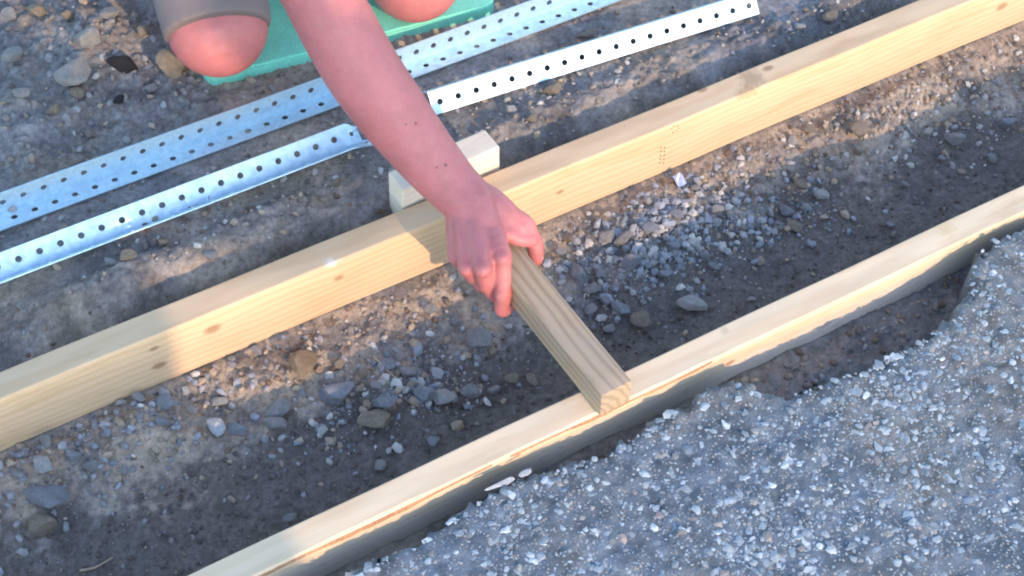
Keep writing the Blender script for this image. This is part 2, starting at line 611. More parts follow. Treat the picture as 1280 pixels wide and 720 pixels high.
stone(867, 380, 44, 32, 'pale', 'largest pale grey stone on the trench floor right of the held timber', flat=0.9, sink=.5)
stone(803, 401, 30, 22, 'tan', 'rounded tan pebble below the largest pale stone right of the held timber')
stone(602, 430, 36, 30, 'grey', 'lone grey stone on the dark floor left of the held timber')
stone(420, 492, 46, 46, 'blue', 'largest violet grey stone at the foot of the sunlit bank', flat=0.9, sink=.5)
stone(380, 455, 36, 44, 'clod', 'upright tan clod on the sunlit bank above the violet grey stone', flat=1.0, sink=.5, z=-.09)
stone(57, 621, 52, 40, 'blue', 'big two-toned grey stone at the left end of the trench', flat=0.9, sink=.5)
stone(50, 659, 42, 26, 'tan', 'flat tan stone just below the big two-toned grey stone')
stone(54, 582, 28, 24, 'pale', 'pale stone just above the big two-toned grey stone')
stone(474, 528, 48, 26, 'tan', 'flat wide tan stone in the pebble cluster below the sunlit bank')
stone(556, 500, 28, 26, 'pale', 'pale square stone at the right end of the pebble cluster')
stone(348, 510, 34, 26, 'grey', 'grey stone left of the violet grey one', flat=.8)
stone(271, 533, 22, 30, 'white', 'small white chip at the shadow edge on the trench bank')
stone(1028, 246, 24, 20, 'pale', 'round pale pebble on the far half of the trench floor')
stone(1192, 178, 28, 22, 'grey', 'grey stone nearest the right end of the trench')
stone(218, 80, 46, 40, 'tan', 'yellowish tan block of stone beside the shaded knee', z=-.03, flat=1.0, sink=.45)
stone(155, 82, 46, 32, 'black', 'black lump on the dirt left of the tan block', z=-.03, flat=1.0, sink=.4)
stone(96, 96, 52, 44, 'grey', 'broad grey stone left of the black lump', z=-.03)
stone(112, 52, 50, 34, 'grey', 'flat grey stone above the black lump', z=-.03)
for (px, py, w, h, key) in ((345, 534, 28, 24, 'grey'), (296, 539, 30, 18, 'blue'), (480, 507, 32, 28, 'blue'), (530, 496, 26, 26, 'blue'), (590, 492, 26, 22, 'grey'),
                            (541, 552, 16, 20, 'blue'), (475, 583, 14, 26, 'grey'), (362, 650, 20, 16, 'grey'), (510, 468, 22, 18, 'grey'), (488, 458, 22, 18, 'blue'),
                            (455, 470, 16, 14, 'tan'), (470, 486, 18, 16, 'grey'), (618, 490, 16, 14, 'grey'), (642, 474, 20, 14, 'tan'), (666, 474, 14, 20, 'tan'),
                            (210, 505, 26, 22, 'blue'), (205, 528, 22, 22, 'blue'), (172, 500, 20, 16, 'grey'), (90, 570, 24, 18, 'blue'), (115, 585, 18, 16, 'grey'),
                            (22, 596, 20, 16, 'grey'), (25, 570, 18, 14, 'blue'), (60, 556, 20, 18, 'grey'), (240, 515, 18, 14, 'grey'), (150, 505, 14, 12, 'pale'),
                            (422, 457, 20, 14, 'tan'), (272, 505, 24, 20, 'pale'), (540, 388, 20, 16, 'grey'), (570, 405, 16, 14, 'grey'), (310, 455, 20, 14, 'tan'),
                            (322, 440, 16, 14, 'grey'), (560, 380, 14, 12, 'tan')):
    stone(px, py, w, h, key, 'small stone in the trench left of the held timber', 'small stones left of the held timber')
for (px, py, w, h, key) in ((775, 388, 28, 22, 'blue'), (757, 378, 20, 18, 'blue'), (740, 388, 18, 14, 'grey'), (1160, 167, 14, 12, 'pale'), (1257, 157, 26, 22, 'blue'),
                            (982, 266, 22, 18, 'blue'), (996, 285, 24, 14, 'tan'), (1002, 232, 20, 14, 'tan'), (960, 245, 16, 12, 'grey'), (842, 308, 24, 18, 'blue'),
                            (815, 286, 26, 20, 'blue'), (780, 300, 28, 20, 'grey'), (790, 330, 30, 24, 'blue'), (830, 345, 22, 18, 'blue'), (760, 296, 22, 20, 'grey'),
                            (722, 345, 26, 20, 'blue'), (740, 362, 22, 16, 'grey'), (880, 320, 18, 14, 'blue'), (895, 265, 22, 16, 'grey'), (1112, 282, 16, 12, 'blue'),
                            (1075, 165, 30, 26, 'tan'), (1012, 163, 24, 18, 'tan'), (990, 178, 18, 14, 'pale'), (1130, 232, 14, 10, 'grey'), (762, 412, 16, 14, 'grey'),
                            (938, 375, 12, 10, 'pale'), (870, 236, 16, 14, 'grey'), (845, 270, 18, 14, 'blue'), (1175, 200, 14, 12, 'grey'), (1240, 200, 18, 14, 'grey'),
                            (700, 318, 18, 16, 'grey'), (712, 300, 18, 14, 'tan')):
    stone(px, py, w, h, key, 'small stone in the trench right of the held timber', 'small stones right of the held timber')
for (px, py, w, h, key) in ((20, 72, 34, 26, 'grey'), (48, 18, 36, 24, 'tan'), (150, 127, 20, 16, 'black'), (180, 40, 22, 26, 'tan'), (30, 120, 26, 20, 'grey'),
                            (70, 140, 24, 18, 'tan'), (140, 20, 30, 22, 'grey'), (85, 22, 24, 20, 'tan'), (190, 110, 18, 14, 'grey'), (100, 118, 24, 16, 'tan'),
                            (230, 130, 18, 14, 'grey'), (14, 20, 26, 22, 'grey'), (160, 325, 24, 18, 'tan'), (140, 332, 20, 14, 'grey'), (205, 305, 16, 14, 'tan'),
                            (690, 115, 36, 18, 'tan'), (735, 45, 40, 14, 'tan'), (665, 150, 22, 16, 'tan'), (640, 140, 18, 14, 'pale'), (1040, 20, 26, 18, 'tan'), (1000, 35, 20, 14, 'pale'), (265, 320, 18, 14, 'grey'), (420, 230, 16, 12, 'tan')):
    stone(px, py, w, h, key, 'small stone or clod on the dirt behind the far board', 'stones and clods on the dirt behind the far board', z=-.03)

# a glint of plastic, two dry stalks
sc_b = bmesh.new()
bmesh.ops.create_grid(sc_b, x_segments=5, y_segments=4, size=0.009)
for w_ in sc_b.verts:
    w_.co.z = 0.004 * math.sin(w_.co.x * 400) + random.uniform(-.0015, .0015)
ex = bmesh.ops.extrude_face_region(sc_b, geom=sc_b.faces[:])
for e_ in ex['geom']:
    if isinstance(e_, bmesh.types.BMVert):
        e_.co.z += 0.0006
me = bpy.data.meshes.new('plastic_scrap')
sc_b.to_mesh(me)
sc_b.free()
scrap = link('plastic_scrap', me, plain_mat('clear bluish plastic', (0.42, 0.47, 0.62), 0.18, 0, 0.0004, 120, 0.2, 0.6))
a_, b_ = suv(848, 236, -.1)
scrap.location = F(a_, b_, float(ground_z(a_, b_)) + 0.006)
scrap.rotation_euler = (0.5, 0.2, 0.7)
tag(scrap, 'tiny crumpled bluish plastic scrap in the gravel below the far board', 'litter')


def frames(pts):
    pts = [np.asarray(p, float) for p in pts]
    T = []
    for i in range(len(pts)):
        a, b = pts[max(i - 1, 0)], pts[min(i + 1, len(pts) - 1)]
        t = b - a
        T.append(t / (np.linalg.norm(t) + 1e-12))
    return pts, T


def tube(pts, radii, flat=None, seg=18, caps=True):
    """closed tapering tube; flat = (normal, ratio) or list of them squashes the section along that normal"""
    if len(pts) > 2:                                # round the path: Catmull-Rom
        P_ = [np.asarray(p, float) for p in pts]
        q_, r_, f_ = [], [], []
        for i in range(len(P_) - 1):
            a, b, c, d = P_[max(i - 1, 0)], P_[i], P_[i + 1], P_[min(i + 2, len(P_) - 1)]
            ra, rb, rc, rd = radii[max(i - 1, 0)], radii[i], radii[i + 1], radii[min(i + 2, len(P_) - 1)]
            for t in (0.0, 0.25, 0.5, 0.75):
                w = (-.5 * t + t * t - .5 * t ** 3, 1 - 2.5 * t * t + 1.5 * t ** 3, .5 * t + 2 * t * t - 1.5 * t ** 3, -.5 * t * t + .5 * t ** 3)
                q_.append(a * w[0] + b * w[1] + c * w[2] + d * w[3])
                r_.append(ra * w[0] + rb * w[1] + rc * w[2] + rd * w[3])
                if isinstance(flat, list):
                    f_.append((flat[i][0], flat[i][1] * (1 - t) + flat[i + 1][1] * t))
        q_.append(P_[-1])
        r_.append(radii[-1])
        if isinstance(flat, list):
            f_.append(flat[-1])
            flat = f_
        pts, radii = q_, r_
    if max(radii) > 0.04:
        seg = 48
    elif max(radii) > 0.025:
        seg = 32
    pts, T = frames(pts)
    n0 = np.cross(T[0], [0, 0, 1.0])
    if np.linalg.norm(n0) < 0.1:
        n0 = np.cross(T[0], [0, 1.0, 0])
    rings = []
    for i, (p, t) in enumerate(zip(pts, T)):
        ratio = 1.0
        if flat is not None:
            fn, ratio = flat[i] if isinstance(flat, list) else flat
            nn = np.asarray(fn, float) - (np.asarray(fn, float) @ t) * t
        else:
            nn = n0 - (n0 @ t) * t
            n0 = nn
        nn /= np.linalg.norm(nn)
        s = np.cross(t, nn)
        rings.append((p, t, nn, s, radii[i], ratio))
    full = []
    if caps:
        p, t, nn, s, r, q = rings[0]
        for a in (0.12, 0.3, 0.5, 0.7, 0.87, 0.96):
            full.append((p - t * r * math.sqrt(1 - a * a) * min(1, (q + 1) / 2), t, nn, s, r * a, q))
    full += rings
    if caps:
        p, t, nn, s, r, q = rings[-1]
        for a in (0.96, 0.87, 0.7, 0.5, 0.3, 0.12):
            full.append((p + t * r * math.sqrt(1 - a * a) * min(1, (q + 1) / 2), t, nn, s, r * a, q))
    V = []
    ph = np.arange(seg) * 2 * np.pi / seg
    for (p, t, nn, s, r, q) in full:
        V.append(p + r * np.cos(ph)[:, None] * s + r * q * np.sin(ph)[:, None] * nn)
    n = len(full)
    V = np.concatenate(V)
    faces = []
    for i in range(n - 1):
        for j in range(seg):
            k = (j + 1) % seg
            faces.append((i * seg + j, i * seg + k, (i + 1) * seg + k, (i + 1) * seg + j))
    faces.append(tuple(range(seg))[::-1])
    faces.append(tuple((n - 1) * seg + j for j in range(seg)))
    return V, faces


def poly_mesh(name, parts, smooth=True):
    V, FA, s = [], [], 0
    for v, f in parts:
        V += [tuple(map(float, x)) for x in v]
        FA += [tuple(i + s for i in q) for q in f]
        s += len(v)
    me = bpy.data.meshes.new(name)
    me.from_pydata(V, [], FA)
    me.polygons.foreach_set('use_smooth', [smooth] * len(me.polygons))
    me.update()
    return me


stalk_m = plain_mat('dry straw', (0.42, 0.33, 0.22), 0.8)
for pp, r_, lab in ((((468, 450), (482, 462), (497, 476)), 0.0013, 'thin dry stalk lying in the pebble cluster'), (((99, 709), (118, 706), (139, 694)), 0.0016, 'thin root lying at the trench bottom left corner')):
    ps = []
    for (x_, y_) in pp:
        a_, b_ = suv(x_, y_, -.1)
        ps.append(F(a_, b_, float(ground_z(a_, b_)) + 0.006 + 0.002 * random.random()))
    tag(link('twig', poly_mesh('twig', [tube(ps, [r_, r_ * .9, r_ * .6], seg=7)]), stalk_m), lab, 'twig')

# ------------------------------------------------------------------ the road: an asphalt slab with a broken edge
EDGE = [(-2000, 1500), (300, 790), (430, 722), (470, 697), (520, 674), (560, 648), (608, 616), (640, 600), (682, 590), (722, 574), (762, 558), (800, 536), (832, 512), (870, 492),
        (908, 479), (943, 477), (950, 491), (1000, 489), (1042, 472), (1088, 456), (1130, 432), (1186, 402), (1210, 372), (1208, 342), (1224, 312), (1250, 296), (1290, 282), (1700, 90), (2600, -200)]
ROAD_Z = 0.002
edge_uv = []
for (x_, y_) in EDGE[1:-2]:
    edge_uv.append(suv(x_, y_, ROAD_Z))
edge_uv = [(-60.0, -0.07), (-0.9, -0.075)] + edge_uv + [(edge_uv[-1][0] + 0.25, -0.055), (2.2, -0.06), (60.0, -0.07)]
eu = np.array([p[0] for p in edge_uv])
ev = np.array([p[1] for p in edge_uv])
ea, eb = np.array(edge_uv[:-1]), np.array(edge_uv[1:])


def road_sd(u, v):
    """signed distance to the broken edge, positive on the road"""
    best = np.full(u.shape, 1e9)
    for k in range(len(ea)):
        ax, ay = ea[k]
        bx, by = eb[k]
        L = (bx - ax) ** 2 + (by - ay) ** 2
        t = np.clip(((u - ax) * (bx - ax) + (v - ay) * (by - ay)) / L, 0, 1)
        best = np.minimum(best, np.hypot(u - ax - t * (bx - ax), v - ay - t * (by - ay)))
    # the outline is a closed ring through far corners: even-odd test
    ring = [tuple(p) for p in edge_uv] + [(60.0, -60.0), (-60.0, -60.0)]
    inside = np.zeros(u.shape, bool)
    for k in range(len(ring)):
        (ax, ay), (bx, by) = ring[k], ring[(k + 1) % len(ring)]
        cond = (ay > v) != (by > v)
        with np.errstate(divide='ignore', invalid='ignore'):
            xx = ax + (v - ay) * (bx - ax) / (by - ay if by != ay else 1e-9)
        inside ^= cond & (u < xx)
    return np.where(inside, best, -best)


ru_, rv_ = axis(-0.55, 1.15, 0.0032, 60.0), axis(-0.48, 0.02, 0.0032, 60.0)
rv_ = rv_[rv_ < 0.03]
RU, RV = np.meshgrid(ru_, rv_)
sd = road_sd(RU, RV)
sdn = sd + 0.013 * fbm(RU, RV, 30, 4, 301, 0.65) + 0.007 * fbm(RU, RV, 140, 2, 305)
far = sstep(3.0, 1.0, np.abs(RU)) * sstep(3.0, 1.0, np.abs(RV))
top = ROAD_Z + far * (0.005 * fbm(RU, RV, 7, 3, 311) + 0.0030 * fbm(RU, RV, 60, 3, 312) + 0.0016 * fbm(RU, RV, 200, 2, 313))
drop = np.clip(-sdn / 0.007, 0, 1)
RZ = top - 0.005 * sstep(0.010, 0.0, sdn) - 0.085 * drop ** 0.8 + far * 0.008 * drop * fbm(RU, RV, 110, 2, 320)
RZ = np.where(drop >= 1, -0.16, RZ)
keep = sdn > -0.016
idx = np.arange(RU.size).reshape(RU.shape)
q = np.stack([idx[:-1, :-1], idx[:-1, 1:], idx[1:, 1:], idx[1:, :-1]], -1).reshape(-1, 4)
kf = keep.ravel()[q].any(axis=1) & (sd.ravel()[q].max(axis=1) > -0.03)
q = q[kf]
used, inv = np.unique(q.ravel(), return_inverse=True)
rv3 = np.stack([RU, RV, RZ], -1).reshape(-1, 3)[used]
nr = fbm(rv3[:, 0], rv3[:, 1], 5, 3, 331)
nr2 = fbm(rv3[:, 0], rv3[:, 1], 70, 3, 333)
binder = np.array([0.128, 0.152, 0.178])
warm = np.array([0.165, 0.168, 0.165])
rc = binder + (warm - binder) * sstep(0.02, 0.4, nr)[:, None]
rc = np.clip(rc * (1 + 0.7 * nr2[:, None]), .03, .5)
rmesh = mesh_np('asphalt_road', rv3, inv.reshape(-1, 4), True, rc)

road_m, nodes, links, P = new_mat('worn asphalt')
g = NT(road_m.node_tree)
oc = g.n('ShaderNodeTexCoord').outputs['Object']
base = g.n('ShaderNodeAttribute', attribute_name='col').outputs['Color']
vo = g.n('ShaderNodeTexVoronoi')
g.put(vo.inputs['Vector'], oc)
vo.inputs['Scale'].default_value = 240
vd = vo.outputs['Distance']
rc_ = g.n('ShaderNodeSeparateColor')
g.put(rc_.inputs[0], vo.outputs['Color'])
chip = g.math('MULTIPLY', g.ramp(vd, [(0.28, 1.0), (0.42, 0.0)]), g.ramp(rc_.outputs[0], [(0.42, 0.0), (0.5, 1.0)]))
chipc = g.ramp(rc_.outputs[1], [(0.0, (0.17, 0.18, 0.20)), (0.5, (0.30, 0.31, 0.33)), (0.8, (0.32, 0.27, 0.23)), (1.0, (0.52, 0.52, 0.52))])
col = g.mix(chip, base, chipc)
n_ = g.noise(oc, 420, 5, 0.7)
col = g.mix(1.0, col, g.ramp(n_, [(0.3, 0.7), (0.7, 1.3)]), 'MULTIPLY')
g.put(P.inputs['Base Color'], col)
P.inputs['Roughness'].default_value = 0.82
P.inputs['Specular IOR Level'].default_value = 0.3
g.put(P.inputs['Normal'], g.bump(g.math('ADD', g.math('MULTIPLY', chip, 0.6), n_), 0.7, 0.0016))
road = link('asphalt_road', rmesh, road_m)
road.location = O
road.rotation_euler = (0, 0, YAW)
tag(road, kind='structure')

# the crushed stone showing in the worn surface
n = 30000
u = R.uniform(-0.5, 1.12, n)
v = R.uniform(-0.47, -0.035, n)
s_ = road_sd(u, v)
ok = s_ > 0.004
dens = 0.55 + 0.9 * fbm(u, v, 12, 3, 402)
ok &= R.uniform(0, 1, n) < np.clip(dens, 0.25, 1)
u, v = u[ok], v[ok]
size = 0.0022 + 0.0068 * R.power(0.5, len(u)) ** 2.2
zz = ROAD_Z + 0.005 * fbm(u, v, 7, 3, 311) + 0.0030 * fbm(u, v, 60, 3, 312) + 0.0016 * fbm(u, v, 200, 2, 313)
pos = np.stack([u, v, zz - size * 0.20], -1)
pal = np.array([(0.245, 0.285, 0.315), (0.30, 0.345, 0.375), (0.36, 0.405, 0.435), (0.45, 0.495, 0.52), (0.18, 0.205, 0.225), (0.31, 0.285, 0.26), (0.27, 0.235, 0.22), (0.16, 0.165, 0.175)])
cc = pal[R.choice(len(pal), len(u), p=[.24, .24, .17, .08, .13, .05, .03, .06])] * R.uniform(0.8, 1.15, (len(u), 1))
av_, af_, ac_ = scatter(R, pos, size * 1.12, cc, ICO1, 0.2, 16, 0.5, 7)
agg = link('aggregate', mesh_np('aggregate', av_, af_, False, ac_), attr_mat('crushed aggregate', 0.6, 500, 0.2, 0.0004, 0.4), road)
tag(agg, kind='stuff')

stone(628, 603, 38, 11, 'white', 'long white stone chip lying on the broken asphalt edge', rz=0.45, flat=0.4, on=ROAD_Z - .001, sink=.2)
stone(657, 590, 17, 7, 'white', 'smaller white stone chip right of the long one on the asphalt edge', rz=0.45, flat=0.4, on=ROAD_Z - .001, sink=.2)

# ------------------------------------------------------------------ form boards
def board_mesh(name, u0, u1, w, h, wane=None, seed=1, n=260, end_cut=0.0):
    """2x4 on edge, local x along, y from 0 (road side) to w, z from -h to 0; slightly eased, waney edge optional"""
    xs = np.linspace(u0, u1, n)
    V = []
    r = 0.0022
    for x in xs:
        yb = 0.0007 * math.sin(x * 7 + seed) + 0.0005 * math.sin(x * 19 + seed)
        zb = 0.0006 * math.sin(x * 9 + 2 * seed)
        a = b = r
        if wane is not None:
            a, b = wane(x)                  # how far the edge is lost on the top (a) and on the face (b)
        sec = [(0 + yb, -h), (0 + yb, -h * 0.66), (0 + yb, -max(b, h * 0.33)), (0 + yb, -b + zb), (a * 0.30 + yb, -b * 0.36 + zb), (a + yb, 0 + zb),
               (w * 0.5 + yb * .5, 0.0004 * math.sin(x * 23) + zb), (w - r + yb, 0 + zb), (w - r * .3 + yb, -r * .3 + zb), (w + yb, -r + zb), (w + yb, -h * 0.5), (w + yb, -h)]
        if b > h * 0.33:
            sec[2] = (0 + yb, -(b + h * 0.66) / 2)
        V += [(x, y, z) for (y, z) in sec]
    k = 12
    faces, mats = [], []
    for i in range(n - 1):
        for j in range(k):
            j2 = (j + 1) % k
            faces.append((i * k + j, i * k + j2, (i + 1) * k + j2, (i + 1) * k + j))
            mats.append(1 if (wane is not None and j == 3 and max(wane(xs[i])) > 0.0045) else 0)
    faces.append(tuple(range(k))[::-1])
    faces.append(tuple((n - 1) * k + j for j in range(k)))
    mats += [0, 0]
    me = bpy.data.meshes.new(name)
    me.from_pydata(V, [], faces)
    me.polygons.foreach_set('material_index', [m for m in mats])
    me.update()
    bm = bmesh.new()
    bm.from_mesh(me)
    bmesh.ops.recalc_face_normals(bm, faces=bm.faces)
    bm.to_mesh(me)
    bm.free()
    return me


VF = 0.3206


def on_front(px, py, v):
    """point of the vertical face at v seen through a photo point -> (u, z)"""
    lo, hi = -0.2, 0.1
    for _ in range(50):
        m_ = (lo + hi) / 2
        if suv(px, py, m_)[1] < v:
            hi = m_
        else:
            lo = m_
    return suv(px, py, lo)[0], lo


kn = []
for (px, py, r_) in ((266, 411, .0065), (199, 457, .005), (193, 436, .0035), (424, 348, .0045), (1252, 8, .006), (700, 240, .003)):
    a_, b_ = on_front(px, py, VF)
    kn.append((a_, 0.0, b_, r_))
for (px, py, r_) in ((878, 112, .004), (960, 85, .005)):
    a_, b_ = suv(px, py, 0)
    kn.append((a_, b_ - VF, 0.0, r_))
sm = []
a_, b_ = suv(940, 98, 0)
sm.append((a_, b_ - VF, 0.0, 0.022, (0.30, 0.20, 0.12)))
a_, b_ = on_front(935, 112, VF)
sm.append((a_, 0, b_, 0.02, (0.36, 0.21, 0.11)))
a_, b_ = on_front(415, 328, VF)
sm.append((a_, 0, b_, 0.012, (0.78, 0.72, 0.66)))
far_wood = wood_mat('fresh pine', (0.67, 0.475, 0.295), (0.42, 0.23, 0.105), kn, None, (0.05, -0.19), 620.0, 0.5, (0.46, 0.28, 0.14), smears=sm)
fb = empty('form_board', F(0, VF, 0), YAW)
tag(fb, 'far form board, a long pine plank on edge running behind the hand', 'board', 'form boards on edge along the trench')
pm = board_mesh('plank', -0.95, 1.75, 0.0395, 0.0885, None, 3)
plank = link('plank', pm, far_wood, fb)
# ink stamp of dotted characters on its face
ib = bmesh.new()


def ink_box(px, py, wx, wz):
    a, b = on_front(px, py, VF)
    y0 = 0.0007 * math.sin(a * 7 + 3) + 0.0005 * math.sin(a * 19 + 3)
    r_ = bmesh.ops.create_cube(ib, size=1.0)
    bmesh.ops.scale(ib, vec=(wx, 0.0007, wz), verts=r_['verts'])
    bmesh.ops.translate(ib, vec=(a, y0 - 0.0002, b), verts=r_['verts'])


ink_m = plain_mat('faded ink', (0.11, 0.075, 0.05), 0.7)


def ink_done():
    global ib
    me_ = bpy.data.meshes.new('ink_stamp')
    ib.to_mesh(me_)
    ib.free()
    link('ink_stamp', me_, ink_m, fb)
    ib = bmesh.new()


for k in range(5):
    for j in range(2):
        ink_box(826 + j * 4.5 - k * 0.4, 184 + k * 4.8, 0.0020, 0.0016)
ink_done()
for (x_, y_) in ((839, 160), (842, 157), (846, 157), (848, 160), (845, 163), (841, 165)):
    ink_box(x_, y_, 0.0020, 0.0011)
ink_done()


def near_wane(x):
    t = fbm(np.array([x * 1.0]), np.array([0.3]), 4, 3, 501)[0]
    f = fbm(np.array([x * 1.0]), np.array([0.7]), 26, 3, 511)[0]
    k = np.clip(0.55 + 1.1 * t, 0.05, 1) * np.clip((0.32 - x) / 0.12, 0.12, 1)
    a = 0.0022 + k * (0.0030 + 0.005 * f)
    b = 0.0022 + k * (0.013 + 0.010 * f)
    return max(a, 0.0015), max(b, 0.0015)


kn = []
for (px, py, r_) in ((912, 454, .004), (1032, 405, .005), (648, 570, .0028)):
    a_, b_ = on_front(px, py, -0.038)
    kn.append((a_, 0.0, b_, r_))
sm = []
a_, b_ = suv(905, 413, 0)
sm.append((a_, b_ + .038, 0, 0.007, (0.55, 0.43, 0.29)))
a_, b_ = suv(1180, 285, 0)
sm.append((a_, b_ + .038, 0, 0.016, (0.62, 0.46, 0.26)))
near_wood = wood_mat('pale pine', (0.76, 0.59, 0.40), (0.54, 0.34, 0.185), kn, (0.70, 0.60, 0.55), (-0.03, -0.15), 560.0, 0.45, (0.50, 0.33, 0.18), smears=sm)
bark = plain_mat('torn inner bark', (0.44, 0.235, 0.125), 0.9, 0, 0.0012, 260, 0.45)
nb = empty('form_board', F(0, -0.038, 0), YAW)
tag(nb, 'near form board with torn bark edge wedged beside the broken asphalt', 'board', 'form boards on edge along the trench')
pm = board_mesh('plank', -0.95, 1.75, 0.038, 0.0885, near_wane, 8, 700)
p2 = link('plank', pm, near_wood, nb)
pm.materials.append(bark)

# ------------------------------------------------------------------ the timber offcut in the hand, and the one behind the board
def block(name, L, w, h, mat, loc, rz, tilt=0.0, seed=0, ease=0.0016, worn=None):
    bm = bmesh.new()
    bmesh.ops.create_cube(bm, size=1.0)
    bmesh.ops.scale(bm, vec=(L, w, h), verts=bm.verts)
    if worn:
        worn(bm)
    bmesh.ops.bevel(bm, geom=bm.edges[:] + bm.verts[:], offset=ease, segments=3, affect='EDGES', profile=0.5)
    bmesh.ops.subdivide_edges(bm, edges=[e for e in bm.edges if e.calc_length() > 0.03], cuts=12, use_grid_fill=True)
    rng = random.Random(seed)
    for v_ in bm.verts:
        v_.co += Vector((0, rng.uniform(-1, 1), rng.uniform(-1, 1))) * 0.00025
    me = bpy.data.meshes.new(name)
    bm.to_mesh(me)
    bm.free()
    me.polygons.foreach_set('use_smooth', [True] * len(me.polygons))
    o = link(name, me, mat)
    o.location = loc
    o.rotation_euler = (0, tilt, rz)
    md = o.modifiers.new('corner_shading', 'EDGE_SPLIT')
    md.split_angle = math.radians(35)
    return o


BL = suv(752, 496, .040)
BR = suv(790, 476, .040)
held_wood = wood_mat('weathered timber', (0.45, 0.325, 0.205), (0.17, 0.105, 0.06), (), None, (-0.060, -0.034), 760.0, 0.95, None, 0.38, 0.7)
B_DIR = 148.5                                    # bearing of the offcut, hand end to board end
b_yaw = math.radians(90 - B_DIR)
bd = np.array([math.cos(b_yaw), math.sin(b_yaw), 0])
end_mid = (F(*BL, 0) + F(*BR, 0)) / 2
B_LEN, B_W, B_H = 0.285, 0.0415, 0.039
held = block('timber_offcut', B_LEN, B_W, B_H, held_wood, end_mid - bd * B_LEN / 2 + np.array([0, 0, B_H / 2 + 0.0012]), b_yaw, 0.0, 3)
tag(held, 'grey weathered timber offcut held in the hand, its end resting on the near board', 'timber')


def stk_worn(bm):
    for v_ in bm.verts:
        if v_.co.x < 0 and v_.co.z > 0:
            v_.co.z -= 0.004
            v_.co.x += 0.003


stake_wood = wood_mat('dusty pale timber', (0.76, 0.66, 0.52), (0.56, 0.40, 0.24), (), None, (0.0, -0.10), 700.0, 0.4, (0.6, 0.57, 0.53), 0.25, 0.8)
stk = block('timber_offcut', 0.148, 0.039, 0.089, stake_wood, F(0.116, 0.3855 + 0.0, 0.033 - 0.0445), YAW + 0.03, 0.0, 5, 0.0028, stk_worn)
tag(stk, 'short pale timber offcut standing against the back of the far board', 'timber')

# ------------------------------------------------------------------ perforated steel angle
galv, nodes, links, P = new_mat('galvanised steel')
g = NT(galv.node_tree)
oc = g.n('ShaderNodeTexCoord').outputs['Object']
n1 = g.noise(g.mapping(oc, (6, 60, 60)), 1.0, 5, 0.6)
n2 = g.noise(oc, 420, 3, 0.6)
vo = g.n('ShaderNodeTexVoronoi')
g.put(vo.inputs['Vector'], oc)
vo.inputs['Scale'].default_value = 160
spang = g.n('ShaderNodeSeparateColor')
g.put(spang.inputs[0], vo.outputs['Color'])
f_ = g.math('ADD', g.math('MULTIPLY', n1, 0.7), g.math('MULTIPLY', spang.outputs[0], 0.3))
g.put(P.inputs['Base Color'], g.ramp(f_, [(0.25, (0.42, 0.58, 0.68)), (0.7, (0.56, 0.72, 0.80))]))
P.inputs['Metallic'].default_value = 0.75
g.put(P.inputs['Roughness'], g.ramp(f_, [(0.2, 0.58), (0.8, 0.42)]))
g.put(P.inputs['Normal'], g.bump(n1, 0.12, 0.001))

PITCH_H, LEG, HOLE, GAUGE = 0.0274, 0.0315, 0.0043, 0.0016


